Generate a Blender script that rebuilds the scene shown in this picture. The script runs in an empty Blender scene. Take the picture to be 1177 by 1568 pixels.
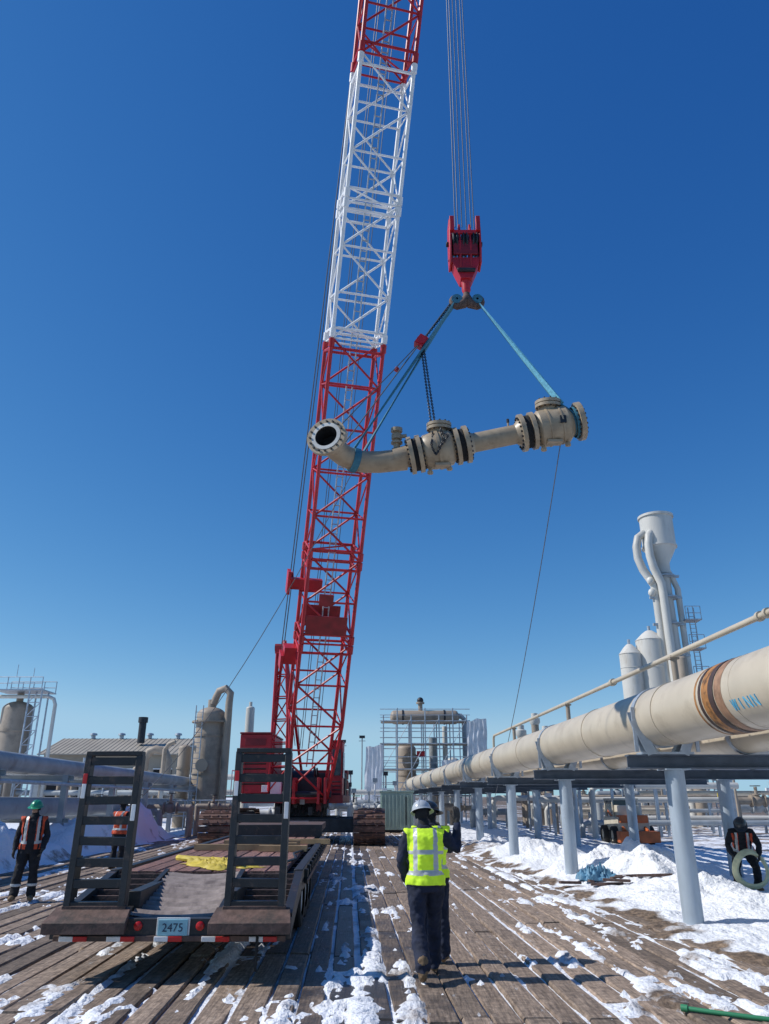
import bpy, math, random
from mathutils import Vector, Matrix, noise, Quaternion
random.seed(7)
R=random.random
def V(*a): return Vector(a)
SH=0.043; YAW=math.radians(2.46)
def P(lat,y,z): return Vector((lat-SH*y,y,z))
scene=bpy.context.scene
# ------------------------------------------------------------------ materials
MC={}
def mat(name,col,rough=.6,metal=0,var=.25,vs=3.0,bump=.0,bs=30,col2=None,c2s=1.2,c2t=(.5,.65),emit=0,stretch=None):
    if name in MC: return MC[name]
    m=bpy.data.materials.new(name); m.use_nodes=True
    nt=m.node_tree; n=nt.nodes; l=nt.links
    b=n['Principled BSDF']; b.inputs['Roughness'].default_value=rough; b.inputs['Metallic'].default_value=metal
    tc=n.new('ShaderNodeTexCoord'); src=tc.outputs['Object']
    if stretch:
        mp=n.new('ShaderNodeMapping'); mp.inputs['Scale'].default_value=stretch; l.new(src,mp.inputs['Vector']); src=mp.outputs['Vector']
    no=n.new('ShaderNodeTexNoise'); no.inputs['Scale'].default_value=vs; no.inputs['Detail'].default_value=6; l.new(src,no.inputs['Vector'])
    mr=n.new('ShaderNodeMapRange'); mr.inputs[1].default_value=.3; mr.inputs[2].default_value=.7; mr.inputs[3].default_value=1-var; mr.inputs[4].default_value=1+var*.5
    l.new(no.outputs['Fac'],mr.inputs[0])
    mx=n.new('ShaderNodeVectorMath'); mx.operation='SCALE'; mx.inputs[0].default_value=col[:3]
    l.new(mr.outputs[0],mx.inputs['Scale'])
    out=mx.outputs[0]
    if col2:
        n2=n.new('ShaderNodeTexNoise'); n2.inputs['Scale'].default_value=c2s; n2.inputs['Detail'].default_value=8; n2.inputs['Roughness'].default_value=.65; l.new(src,n2.inputs['Vector'])
        r2=n.new('ShaderNodeMapRange'); r2.inputs[1].default_value=c2t[0]; r2.inputs[2].default_value=c2t[1]; l.new(n2.outputs['Fac'],r2.inputs[0])
        m2=n.new('ShaderNodeMix'); m2.data_type='RGBA'; l.new(r2.outputs[0],m2.inputs[0]); l.new(out,m2.inputs[6]); m2.inputs[7].default_value=(*col2,1)
        out=m2.outputs[2]
    l.new(out,b.inputs['Base Color'])
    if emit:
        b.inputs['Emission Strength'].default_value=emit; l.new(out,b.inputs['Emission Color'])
    if bump:
        nb=n.new('ShaderNodeTexNoise'); nb.inputs['Scale'].default_value=bs; nb.inputs['Detail'].default_value=5; l.new(src,nb.inputs['Vector'])
        bp=n.new('ShaderNodeBump'); bp.inputs['Strength'].default_value=bump; bp.inputs['Distance'].default_value=.02
        l.new(nb.outputs['Fac'],bp.inputs['Height']); l.new(bp.outputs[0],b.inputs['Normal'])
    MC[name]=m; return m
RED=mat('red_paint',(.46,.012,.022),.45,0,.35,1.5,col2=(.2,.015,.015),c2s=2.5,c2t=(.58,.75))
REDD=mat('dark_red_paint',(.24,.01,.016),.5,0,.4,2)
WHITE=mat('white_paint',(.80,.80,.80),.45,0,.12,2,col2=(.5,.47,.43),c2s=2.5,c2t=(.64,.8))
GAL=mat('galvanised_steel',(.40,.45,.50),.45,.35,.25,4,col2=(.28,.28,.28),c2s=5,c2t=(.58,.75))
POST=mat('post_paint',(.38,.44,.50),.5,.1,.2,5,col2=(.24,.22,.2),c2s=3,c2t=(.58,.75),stretch=(1,1,.25))
STEEL=mat('dark_steel',(.03,.033,.04),.5,.3,.4,6,bump=.1)
BEAM=mat('beam_steel',(.09,.11,.14),.55,.2,.3,3)
BLACK=mat('black_paint',(.018,.019,.022),.5,0,.4,5,col2=(.10,.065,.05),c2s=7,c2t=(.56,.72),bump=.15)
RUBBER=mat('rubber',(.02,.02,.02),.85,0,.3,8,bump=.3)
RUST=mat('rusty_steel',(.13,.08,.065),.75,.1,.45,9,bump=.3,col2=(.05,.04,.035),c2s=4)
TRACK=mat('track_steel',(.16,.085,.065),.7,.2,.4,5,bump=.2,col2=(.05,.04,.04),c2s=3)
BEIGE=mat('beige_pipe',(.52,.45,.345),.4,0,.12,1.5,col2=(.36,.30,.22),c2s=2.2,c2t=(.52,.8))
LOADP=mat('tan_pipe',(.36,.285,.195),.42,0,.22,4,bump=.06,col2=(.22,.165,.11),c2s=5,c2t=(.54,.75))
TAN=mat('tan_vessel',(.33,.27,.21),.6,0,.2,.8,col2=(.22,.18,.14),c2s=.8)
GREY=mat('grey_pipe',(.33,.36,.38),.55,.1,.25,1.2,col2=(.2,.2,.2),c2s=1.5,c2t=(.55,.75))
LGREY=mat('pale_vessel',(.54,.53,.49),.5,0,.15,.7,col2=(.38,.35,.31),c2s=1.1,c2t=(.50,.8),stretch=(1,1,.3))
ORANGE=mat('orange_band',(.38,.17,.05),.6,0,.4,9,col2=(.1,.05,.02),c2s=6)
DBAND=mat('dark_band',(.06,.035,.03),.6,0,.4,9)
BLUEP=mat('blue_marking',(.1,.4,.6),.6)
SLING=mat('teal_sling',(.03,.16,.24),.7,0,.3,20,bump=.2,bs=200)
SLING2=mat('light_blue_sling',(.14,.44,.58),.7,0,.3,20)
ROPE=mat('wire_rope',(.09,.1,.12),.5,.4)
TAG=mat('tag_line',(.12,.13,.15),.8)
YEL=mat('yellow_vinyl',(.55,.42,.05),.6,0,.4,4,bump=.5,bs=12)
ROOF=mat('roof_sheet',(.36,.32,.26),.6,0,.15,.5)
WALLB=mat('wall_sheet',(.33,.29,.23),.7,0,.2,.6)
DARK=mat('dark_opening',(.012,.013,.015),.9)
GREEN=mat('pale_green_paint',(.38,.5,.42),.6,0,.15,2)
TARP=mat('white_tarp',(.7,.71,.73),.7,0,.15,2,bump=.6,bs=3)
BTARP=mat('blue_tarp',(.10,.25,.38),.6,0,.4,5,bump=.5,bs=12)
CONC=mat('concrete',(.3,.3,.29),.8,0,.2,3)
GLASS=mat('cab_glass',(.03,.05,.07),.1,0,.1)
REFR=mat('reflector_red',(.5,.01,.01),.3); REFW=mat('reflector_white',(.75,.75,.75),.3)
PLATE=mat('plate_blue',(.25,.5,.58),.4); PTXT=mat('plate_text',(.02,.04,.09),.5)
GHOSE=mat('green_hose',(.03,.22,.1),.5)
NAVY=mat('navy_cloth',(.014,.02,.045),.9,0,.5,9,bump=.5,bs=18)
DNAVY=mat('dark_cloth',(.012,.013,.018),.9,0,.5,9,bump=.5,bs=18)
HIVIS=mat('hivis_yellow',(.58,.88,.03),.75,0,.2,9,bump=.5,bs=14,emit=.14)  # fluorescent cloth; small glow added to brighten its shaded back
OVEST=mat('orange_vest',(.58,.07,.02),.75,0,.3,9,bump=.4,bs=14)
STRIPE=mat('reflective_stripe',(.5,.52,.52),.35)
BOOT=mat('boot_leather',(.2,.13,.07),.8,0,.3,20,bump=.2)
GLOVE=mat('glove',(.05,.045,.04),.9,0,.3,30)
SKIN=mat('skin',(.42,.24,.17),.55,0,.1,30)
HW=mat('helmet_white',(.42,.45,.48),.3,0,.05); HG=mat('helmet_green',(.02,.26,.14),.3,0,.1); HD=mat('helmet_dark',(.02,.025,.03),.3,0,.1)
HAIR=mat('hair',(.03,.02,.015),.8)
COIL=mat('coil_hose',(.75,.7,.42),.5,0,.2,8)
# ------------------------------------------------------------------ mesh builder
def basis(d):
    d=d.normalized(); up=V(0,0,1) if abs(d.z)<.95 else V(0,1,0)
    r=d.cross(up).normalized(); u=r.cross(d).normalized(); return r,u
class B:
    def __init__(s): s.v=[];s.f=[];s.m=[];s.mats=[]
    def mi(s,m):
        if m not in s.mats: s.mats.append(m)
        return s.mats.index(m)
    def add(s,vs,fs,m):
        o=len(s.v); s.v+= [tuple(x) for x in vs]; i=s.mi(m)
        for f in fs: s.f.append([k+o for k in f]); s.m.append(i)
    def box(s,c,size,m,rz=0,M=None,taper=1):
        c=Vector(c); hx,hy,hz=[q/2 for q in size]
        vs=[V(x*hx*(taper if z>0 else 1),y*hy*(taper if z>0 else 1),z*hz) for z in(-1,1) for y in(-1,1) for x in(-1,1)]
        M=M or Matrix.Rotation(rz,3,'Z'); vs=[M@q+c for q in vs]
        s.add(vs,[(0,2,3,1),(4,5,7,6),(0,1,5,4),(2,6,7,3),(0,4,6,2),(1,3,7,5)],m)
    def sbox(s,l0,l1,y0,y1,z0,z1,m):   # aligned with the site axis
        vs=[P(l,y,z) for z in(z0,z1) for y in(y0,y1) for l in(l0,l1)]
        s.add(vs,[(0,2,3,1),(4,5,7,6),(0,1,5,4),(2,6,7,3),(0,4,6,2),(1,3,7,5)],m)
    def beam(s,p0,p1,w,h,m):
        p0=Vector(p0);p1=Vector(p1); r,u=basis(p1-p0); vs=[]
        for p in(p0,p1):
            for a,b in((-1,-1),(1,-1),(1,1),(-1,1)): vs.append(p+r*a*w/2+u*b*h/2)
        s.add(vs,[(3,2,1,0),(4,5,6,7),(0,1,5,4),(1,2,6,5),(2,3,7,6),(3,0,4,7)],m)
    def ibeam(s,p0,p1,w,h,m,t=.025):
        p0=Vector(p0);p1=Vector(p1); r,u=basis(p1-p0)
        s.beam(p0+u*(h/2-t/2),p1+u*(h/2-t/2),w,t,m); s.beam(p0-u*(h/2-t/2),p1-u*(h/2-t/2),w,t,m); s.beam(p0,p1,t,h-2*t,m)
    def tube(s,pts,r,m,n=10,round_=False,caps=True,ell=None):
        pts=[Vector(p) for p in pts]; k=len(pts); rr=list(r) if hasattr(r,'__len__') else [r]*k
        if round_:
            d0=(pts[0]-pts[1]).normalized(); d1=(pts[-1]-pts[-2]).normalized(); a,b=rr[0],rr[-1]
            pts=[pts[0]+d0*a,pts[0]+d0*a*.8,pts[0]+d0*a*.45]+pts+[pts[-1]+d1*b*.45,pts[-1]+d1*b*.8,pts[-1]+d1*b]
            rr=[a*.12,a*.6,a*.89]+rr+[b*.89,b*.6,b*.12]; k+=6
        tg=[]
        for i in range(k):
            a=pts[max(i-1,0)];b=pts[min(i+1,k-1)]; t=(b-a); tg.append(t.normalized() if t.length>1e-9 else V(0,0,1))
        rt,u=basis(tg[0]); vs=[];fs=[]
        for i in range(k):
            if i: 
                q=tg[i-1].rotation_difference(tg[i]); rt=q@rt
            u=tg[i].cross(rt).normalized(); 
            for j in range(n):
                a=2*math.pi*j/n; vs.append(pts[i]+(rt*math.cos(a)+u*math.sin(a))*rr[i])
        for i in range(k-1):
            for j in range(n):
                j2=(j+1)%n; fs.append((i*n+j,i*n+j2,(i+1)*n+j2,(i+1)*n+j))
        if caps: fs.append(tuple(range(n-1,-1,-1))); fs.append(tuple(range((k-1)*n,k*n)))
        s.add(vs,fs,m)
    def cyl(s,p0,p1,r,m,n=12,r1=None): s.tube([p0,p1],[r,r if r1 is None else r1],m,n)
    def lathe(s,o,d,prof,m,n=24,closed=False):
        o=Vector(o);d=Vector(d).normalized(); r,u=basis(d); vs=[];fs=[]; k=len(prof)
        for t,q in prof:
            for j in range(n):
                a=2*math.pi*j/n; vs.append(o+d*t+(r*math.cos(a)+u*math.sin(a))*max(q,.0005))
        for i in range(k if closed else k-1):
            i2=(i+1)%k
            for j in range(n):
                j2=(j+1)%n; fs.append((i*n+j,i*n+j2,i2*n+j2,i2*n+j))
        s.add(vs,fs,m)
    def flange(s,c,d,ro,ri,t,m,nb=16,bm=None):
        s.lathe(Vector(c)-Vector(d).normalized()*t/2,d,[(0,ri),(0,ro),(t,ro),(t,ri)],m,32,True)
        r,u=basis(Vector(d)); dn=Vector(d).normalized(); rb=(ro+ri)/2+ (ro-ri)*.12
        for j in range(nb):
            a=2*math.pi*j/nb; q=Vector(c)+(r*math.cos(a)+u*math.sin(a))*rb
            s.cyl(q-dn*(t/2+.035),q+dn*(t/2+.035),.022,bm or m,6)
    def ell(s,c,rad,m,n=16,k=10,M=None,z0=-1):
        vs=[];fs=[]; c=Vector(c)
        a0=math.asin(z0)
        for i in range(k+1):
            a=a0+(math.pi/2-a0)*i/k
            for j in range(n):
                b=2*math.pi*j/n; q=V(rad[0]*math.cos(a)*math.cos(b),rad[1]*math.cos(a)*math.sin(b),rad[2]*math.sin(a))
                if M: q=M@q
                vs.append(c+q)
        for i in range(k):
            for j in range(n):
                j2=(j+1)%n; fs.append((i*n+j,i*n+j2,(i+1)*n+j2,(i+1)*n+j))
        s.add(vs,fs,m)
    def vessel(s,c,r,z0,z1,m,n=28):
        h=r*.55; pr=[(0,r),(z1-h-z0,r)]+[(z1-h-z0+h*math.sin(a),r*math.cos(a)) for a in [math.pi/2*i/7 for i in range(1,8)]]
        s.lathe((c[0],c[1],z0),(0,0,1),pr,m,n)
        for z in (z0+(z1-z0)*.33,z0+(z1-z0)*.7): s.lathe((c[0],c[1],z),(0,0,1),[(0,r),(0,r+.06),(.12,r+.06),(.12,r)],m,n)
    def obj(s,name,parent=None,bevel=0,ang=38):
        me=bpy.data.meshes.new(name); me.from_pydata(s.v,[],s.f); 
        for m in s.mats: me.materials.append(m)
        me.polygons.foreach_set('material_index',s.m); me.polygons.foreach_set('use_smooth',[True]*len(s.f)); me.update()
        me.set_sharp_from_angle(angle=math.radians(ang))
        o=bpy.data.objects.new(name,me); scene.collection.objects.link(o)
        if parent: o.parent=parent
        if bevel:
            md=o.modifiers.new('bevel','BEVEL'); md.width=bevel; md.segments=2; md.limit_method='ANGLE'; md.angle_limit=math.radians(60)
        return o
def empty(name):
    e=bpy.data.objects.new(name,None); scene.collection.objects.link(e); return e
# ------------------------------------------------------------------ ground
BUMPS=[(5.9,16.2,.36,1.0),(6.2,18.9,.5,1.1),(5.4,20.6,.5,1.1),(6.9,22.5,.5,1.4),(10.2,18.4,.42,1.4),(4.9,24.5,.4,1.1),(5.2,29,.4,1.4),
 (6.4,14.6,.22,.9),(9.2,14.0,.25,1.4),(4.3,33,.35,1.2),(8.6,27,.3,1.2),
 (-10.6,21,.9,1.6),(-12.5,23.5,1.3,2.2),(-14.5,19.5,1.1,2.4),(-9.6,26,.8,1.5),(-11,31,1.0,2.0),(-10.6,37,1.5,2.0),(-12,40,1.2,2.4),(-9.5,17.6,.35,1.2),(-16,28,1.2,3)]
def sm(a,b,x):
    t=min(1,max(0,(x-a)/(b-a))); return t*t*(3-2*t)
def N(x,y,z=0): return noise.noise(V(x,y,z))
def edges(y):
    return -9.2+.5*N(y*.3,5), 4.5+.45*N(y*.45,1.7)+.25*N(y*1.7,8.1)-.3*sm(11,20,y)
def H(x,y):
    lat=x+SH*y; e0,e1=edges(y)
    out=max(sm(e1-.35,e1+.9,lat),sm(-e0-.25,-e0+.9,-lat),sm(55,62,y))
    n1=N(lat*4.4,y*.26,3); n2=N(lat*1.1,y*.9,9); n3=N(lat*8,y*5,4); n4=N(lat*17,y*11,2); n5=N(lat*10,y*.6,6)
    v=n1*.62+n2*.42+n3*.30+n4*.16+n5*.28
    bias=.0
    bias+= .16*math.exp(-((lat-.05)/1.1)**2)*sm(34,14,y)
    bias+= .20*math.exp(-((x+.7)/1.5)**2-((y-7.9)/.7)**2)
    bias+= .34*math.exp(-((x+3.4)/.7)**2-((y-8.2)/.6)**2)
    bias+= .17*math.exp(-((lat-3.9)/.7)**2)+.08*math.exp(-((lat-2.9)/.6)**2)*sm(20,9,y)
    bias+= .08*math.exp(-((lat+6)/2)**2)
    bias-= .16*math.exp(-((lat-1.9)/.8)**2)
    h_in=-.040+.062*sm(.24,.46,v+bias)+.007*n3+.005*n4+.018*sm(.0,.3,n2+bias)
    if out<=0: return h_in
    b=0
    for bx,by,bh,br in BUMPS:
        d=((x-bx)**2+(y-by)**2)/(br*br)
        if d<9: b+=bh*math.exp(-d)
    near=sm(90,50,y)
    l=abs(N(x*1.1,y*1.1,2))*.26+abs(N(x*2.9,y*2.9,7))*.17+N(x*7,y*7,1)*.055+abs(N(x*13,y*13,3))*.045
    b=b*(1+.5*N(x*1.7,y*1.7,5))+l*near*(.35+min(1,b*1.6))*1.0+.02
    far=0
    if y>150: far=(6*sm(150,900,y)*(.6+.5*N(x*.002,y*.002)))
    return h_in*(1-out)+b*out+far
def grow(start,end,step,f):
    a=[start];s_=step
    while a[-1]<end: a.append(a[-1]+s_); s_*=f
    return a
xs=[-9.6+i*.055 for i in range(int(19.2/.055))]
xr=grow(xs[-1]+.1,34,.12,1.012); xr2=grow(xr[-1]+1.5,1800,2,1.35)
xl=[-q for q in grow(9.7,34,.14,1.02)][::-1]; xl2=[-q for q in grow(36,1800,2,1.35)][::-1]
xs=xl2+xl+xs+xr+xr2
ys=grow(-6,5,1,1.0)+[6.2]+[6.4+i*.055 for i in range(int(13/.055))]; ys+=grow(ys[-1]+.08,62,.09,1.016); ys+=grow(ys[-1]+2,2500,2.5,1.3)
vs=[];dirt=[]
for y in ys:
    e0,e1=edges(y)
    for x in xs:
        h=H(x,y); vs.append((x,y,h)); lat=x+SH*y
        if e0-.3<lat<e1+.2 and y<60: d=.30+.5*N(x*1.3,y*1.3,4)
        else:
            d=.10+.4*N(x*.6,y*.6,6)+1.0*math.exp(-((lat-e1-.35)/.45)**2)*(.6+.9*N(x*2,y*2))+(.15 if y>30 else 0)+sm(45,90,y)*.25+(.2*sm(6,12,x) if y>18 else 0)
        dirt.append(max(0,min(1,d)))
nx=len(xs); fs=[(j*nx+i,j*nx+i+1,(j+1)*nx+i+1,(j+1)*nx+i) for j in range(len(ys)-1) for i in range(nx-1)]
me=bpy.data.meshes.new('snow_ground'); me.from_pydata(vs,[],fs); me.polygons.foreach_set('use_smooth',[True]*len(fs))
at=me.attributes.new('dirt','FLOAT','POINT'); at.data.foreach_set('value',dirt)
go=bpy.data.objects.new('snow_ground',me); scene.collection.objects.link(go)
def nodes(name):
    m=bpy.data.materials.new(name); m.use_nodes=True; return m,m.node_tree.nodes,m.node_tree.links
m,n,l=nodes('snow')
b=n['Principled BSDF']; b.inputs['Roughness'].default_value=.65
a=n.new('ShaderNodeAttribute'); a.attribute_name='dirt'
tc=n.new('ShaderNodeTexCoord'); no=n.new('ShaderNodeTexNoise'); no.inputs['Scale'].default_value=2.6; no.inputs['Detail'].default_value=9; no.inputs['Roughness'].default_value=.7; l.new(tc.outputs['Object'],no.inputs['Vector'])
ad=n.new('ShaderNodeMath'); ad.operation='ADD'; l.new(a.outputs['Fac'],ad.inputs[0]); l.new(no.outputs['Fac'],ad.inputs[1])
rm=n.new('ShaderNodeMapRange'); rm.inputs[1].default_value=.88; rm.inputs[2].default_value=1.15; l.new(ad.outputs[0],rm.inputs[0])
no3=n.new('ShaderNodeTexNoise'); no3.inputs['Scale'].default_value=9; no3.inputs['Detail'].default_value=8; l.new(tc.outputs['Object'],no3.inputs['Vector'])
cr=n.new('ShaderNodeValToRGB'); cr.color_ramp.elements[0].position=.35; cr.color_ramp.elements[0].color=(.08,.055,.037,1); cr.color_ramp.elements[1].position=.7; cr.color_ramp.elements[1].color=(.27,.19,.125,1); l.new(no3.outputs['Fac'],cr.inputs[0])
mx=n.new('ShaderNodeMix'); mx.data_type='RGBA'; mx.inputs[6].default_value=(.80,.82,.86,1); l.new(cr.outputs[0],mx.inputs[7]); l.new(rm.outputs[0],mx.inputs[0]); l.new(mx.outputs[2],b.inputs['Base Color'])
nb=n.new('ShaderNodeTexNoise'); nb.inputs['Scale'].default_value=14; nb.inputs['Detail'].default_value=8; l.new(tc.outputs['Object'],nb.inputs['Vector'])
bp=n.new('ShaderNodeBump'); bp.inputs['Strength'].default_value=.8; bp.inputs['Distance'].default_value=.07; l.new(nb.outputs['Fac'],bp.inputs['Height']); l.new(bp.outputs[0],b.inputs['Normal'])
me.materials.append(m)
# wood
def woodmat(name,c0,c1,frost=(.60,.68),mud=(.55,.9)):
    m,n,l=nodes(name); b=n['Principled BSDF']
    at=n.new('ShaderNodeAttribute'); at.attribute_name='tint'; aw=n.new('ShaderNodeAttribute'); aw.attribute_name='dark_amt'
    tc=n.new('ShaderNodeTexCoord'); mp=n.new('ShaderNodeMapping'); mp.inputs['Scale'].default_value=(22,1.6,22); mp.inputs['Rotation'].default_value=(0,0,-YAW); l.new(tc.outputs['Object'],mp.inputs['Vector'])
    g=n.new('ShaderNodeTexNoise'); g.inputs['Scale'].default_value=1.6; g.inputs['Detail'].default_value=8; g.inputs['Roughness'].default_value=.7; l.new(mp.outputs[0],g.inputs['Vector'])
    cr=n.new('ShaderNodeValToRGB'); cr.color_ramp.elements[0].position=.32; cr.color_ramp.elements[0].color=(*c0,1); cr.color_ramp.elements[1].position=.68; cr.color_ramp.elements[1].color=(*c1,1); l.new(g.outputs['Fac'],cr.inputs[0])
    mt=n.new('ShaderNodeMapRange'); mt.inputs[3].default_value=.55; mt.inputs[4].default_value=1.3; l.new(at.outputs['Fac'],mt.inputs[0])
    g5=n.new('ShaderNodeTexNoise'); g5.inputs['Scale'].default_value=11; g5.inputs['Detail'].default_value=9; g5.inputs['Roughness'].default_value=.75; l.new(tc.outputs['Object'],g5.inputs['Vector'])
    m5=n.new('ShaderNodeMapRange'); m5.inputs[1].default_value=.35; m5.inputs[2].default_value=.65; m5.inputs[3].default_value=.5; m5.inputs[4].default_value=1.3; l.new(g5.outputs['Fac'],m5.inputs[0])
    mm=n.new('ShaderNodeMath'); mm.operation='MULTIPLY'; l.new(mt.outputs[0],mm.inputs[0]); l.new(m5.outputs[0],mm.inputs[1])
    sc=n.new('ShaderNodeVectorMath'); sc.operation='SCALE'; l.new(cr.outputs[0],sc.inputs[0]); l.new(mm.outputs[0],sc.inputs['Scale'])
    g2=n.new('ShaderNodeTexNoise'); g2.inputs['Scale'].default_value=1.4; g2.inputs['Detail'].default_value=8; g2.inputs['Roughness'].default_value=.65; l.new(tc.outputs['Object'],g2.inputs['Vector'])
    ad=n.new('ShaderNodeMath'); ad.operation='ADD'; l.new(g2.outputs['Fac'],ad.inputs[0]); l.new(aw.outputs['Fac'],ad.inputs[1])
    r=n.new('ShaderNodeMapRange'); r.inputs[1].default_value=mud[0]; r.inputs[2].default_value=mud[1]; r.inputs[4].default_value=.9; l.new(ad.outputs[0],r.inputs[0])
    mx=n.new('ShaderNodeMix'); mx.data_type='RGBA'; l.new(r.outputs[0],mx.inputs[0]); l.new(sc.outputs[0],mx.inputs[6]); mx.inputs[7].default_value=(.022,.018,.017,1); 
    mp3=n.new('ShaderNodeMapping'); mp3.inputs['Scale'].default_value=(7,2.2,7); mp3.inputs['Rotation'].default_value=(0,0,-YAW); l.new(tc.outputs['Object'],mp3.inputs['Vector'])
    g3=n.new('ShaderNodeTexNoise'); g3.inputs['Scale'].default_value=1.0; g3.inputs['Detail'].default_value=12; g3.inputs['Roughness'].default_value=.8; l.new(mp3.outputs[0],g3.inputs['Vector'])
    r3=n.new('ShaderNodeMapRange'); r3.inputs[1].default_value=frost[0]; r3.inputs[2].default_value=frost[1]; r3.inputs[4].default_value=.8; l.new(g3.outputs['Fac'],r3.inputs[0])
    m3=n.new('ShaderNodeMix'); m3.data_type='RGBA'; l.new(r3.outputs[0],m3.inputs[0]); l.new(mx.outputs[2],m3.inputs[6]); m3.inputs[7].default_value=(.58,.59,.62,1)
    l.new(m3.outputs[2],b.inputs['Base Color'])
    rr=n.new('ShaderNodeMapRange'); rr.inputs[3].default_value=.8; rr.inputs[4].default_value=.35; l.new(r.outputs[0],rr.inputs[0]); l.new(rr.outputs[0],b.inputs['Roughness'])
    bp=n.new('ShaderNodeBump'); bp.inputs['Strength'].default_value=.8; bp.inputs['Distance'].default_value=.016; l.new(g.outputs['Fac'],bp.inputs['Height'])
    bp2=n.new('ShaderNodeBump'); bp2.inputs['Strength'].default_value=.6; bp2.inputs['Distance'].default_value=.022; l.new(g5.outputs['Fac'],bp2.inputs['Height']); l.new(bp.outputs[0],bp2.inputs['Normal']); l.new(bp2.outputs[0],b.inputs['Normal'])
    return m
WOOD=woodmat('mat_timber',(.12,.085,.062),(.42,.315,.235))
DECKW=woodmat('deck_timber',(.11,.05,.04),(.36,.19,.15),frost=(.66,.74),mud=(.62,1.1))
def planks(name,specs,material,bev=.012,parent=None):
    vs=[];fs=[];ti=[];we=[]
    for (l0,l1,y0,y1,z0,z1,w,z1b) in specs:
        o=len(vs); k=2 if y1-y0<2 else 7; t=R(); 
        for q in range(k):
            y=y0+(y1-y0)*q/(k-1); zt=z1+(z1b-z1)*q/(k-1)
            j=[(R()-.5)*.016 for _ in range(2)]
            vs+= [P(l0+j[0],y,z0+(z1b-z1)*q/(k-1)),P(l1+j[1],y,z0+(z1b-z1)*q/(k-1)),P(l1+j[1],y,zt-.012-R()*.01),P(l1-.014+j[1],y,zt+(R()-.5)*.006),P(l0+.014+j[0],y,zt+(R()-.5)*.006),P(l0+j[0],y,zt-.012-R()*.01)]
            if q:
                a=o+(q-1)*6;b_=o+q*6
                for e in range(6): e2=(e+1)%6; fs.append((a+e,a+e2,b_+e2,b_+e))
        fs.append(tuple(o+e for e in range(5,-1,-1))); fs.append(tuple(o+(k-1)*6+e for e in range(6)))
        ti+=[t]*(6*k); we+=[w]*(6*k)
    me=bpy.data.meshes.new(name); me.from_pydata([tuple(v) for v in vs],[],fs)
    for nm,d in(('tint',ti),('dark_amt',we)):
        a=me.attributes.new(nm,'FLOAT','POINT'); a.data.foreach_set('value',d)
    me.materials.append(material); o=bpy.data.objects.new(name,me); scene.collection.objects.link(o)
    if parent:o.parent=parent
    return o
sp=[]
lat=-9.4; g=0
while lat<4.7:
    if g%8==0: off=R()*4.6; lat+=.05
    w=.235+R()*.04
    y=2+off-4.8+(R()-.5)*.15
    zz=(R()-.5)*.03
    while y<58:
        L=4.75+R()*.1; tz=(R()-.5)*.016
        if not(lat<-8.9 and R()<.3):
            cy=y+L/2
            dark_amt=.52*math.exp(-((lat+.1)/.75)**2)+.08*N(lat*.7,cy*.3)-(.14 if lat>1.0 else 0)-.08+(R()-.5)*.12  # darker, smoother band along the mats right of the trailer, varied per plank
            sp.append((lat,lat+w,y,y+L,-.22,zz+tz,dark_amt,zz+tz+(R()-.5)*.01))
        y+=L+.03+R()*.05
    lat+=w+.016+R()*.035; g+=1
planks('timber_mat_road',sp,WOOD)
# ------------------------------------------------------------------ trailer
tr=empty('flatbed_trailer')
L0,L1=-3.22,-.62
dk=[]; x=L0+.12
while x<L1-.3:
    dk.append((x,x+.235,11.3,21.4,.84,.9+(R()-.5)*.008,.12*R()-.05,.9)); x+=.247
planks('deck',dk,DECKW,parent=tr)
b=B()
for lt in (L0,L1-.12): b.sbox(lt,lt+.12,11.2,21.5,.66,.93,BLACK)
for lt in (L0+.7,L1-.8): b.sbox(lt,lt+.14,9.6,23,.42,.83,BLACK)
for y in [11.3+i*.8 for i in range(13)]: b.sbox(L0+.12,L1-.12,y,y+.08,.7,.82,BLACK)
for y in [11.6+i*.75 for i in range(13)]:
    for lt in(L0-.05,L1): b.sbox(lt,lt+.05,y,y+.12,.72,.9,BLACK)
b.sbox(L1+.05,L1+.065,11.3,21.4,.74,.8,RUST); b.sbox(L0-.065,L0-.05,11.3,21.4,.74,.8,RUST)
b.sbox(L0+.1,L1-.1,21.5,24.6,1.05,1.2,RUST); b.sbox(L0+.1,L1-.1,21.42,21.5,.8,1.2,BLACK)
b.sbox(L0+.7,L1-.7,24.6,26.5,.95,1.18,BLACK)
b.obj('frame',tr,.008)
b=B()
def slope(l0,l1,m,t=.05,z0=.6,z1=.9,ya=9.35,yb=11.3):
    vs=[P(l,y,z) for (y,z) in((ya,z0),(yb,z1)) for l in(l0,l1)]; vs+=[v-V(0,0,t) for v in vs]
    b.add(vs,[(0,1,3,2),(4,6,7,5),(0,4,5,1),(2,3,7,6),(0,2,6,4),(1,5,7,3)],m)
slope(L0,L0+.1,BLACK,.2,.64,.93); slope(L1-.1,L1,BLACK,.2,.64,.93)
slope(L0+.72,L0+.78,BLACK,.12,.64,.93);slope(L1-.85,L1-.79,BLACK,.12,.64,.93)
slope(L0+.1,L0+.72,BLACK,.03,.5,.8); slope(L1-.79,L1-.1,BLACK,.03,.5,.8)
for l0,l1 in((L0+.1,L0+.72),(L1-.79,L1-.1)):
    for i in range(8):
        t=i/7; y=9.5+t*1.7; z=.56+t*.28
        b.beam(P(l0,y,z),P(l1,y,z),.05,.07,RUST)
vs=[];fs=[]
ny=96
for j in range(ny+1):
    t=j/ny; y=9.42+1.85*t; z=.605+.29*t+.022*math.sin(j*math.pi/4)
    for i in range(13):
        l=L0+.79+(L1-.86-L0-.79)*i/12; vs.append(P(l,y,z-.03*math.sin(math.pi*i/12)+.01*N(l*3,y*2)))
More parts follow.
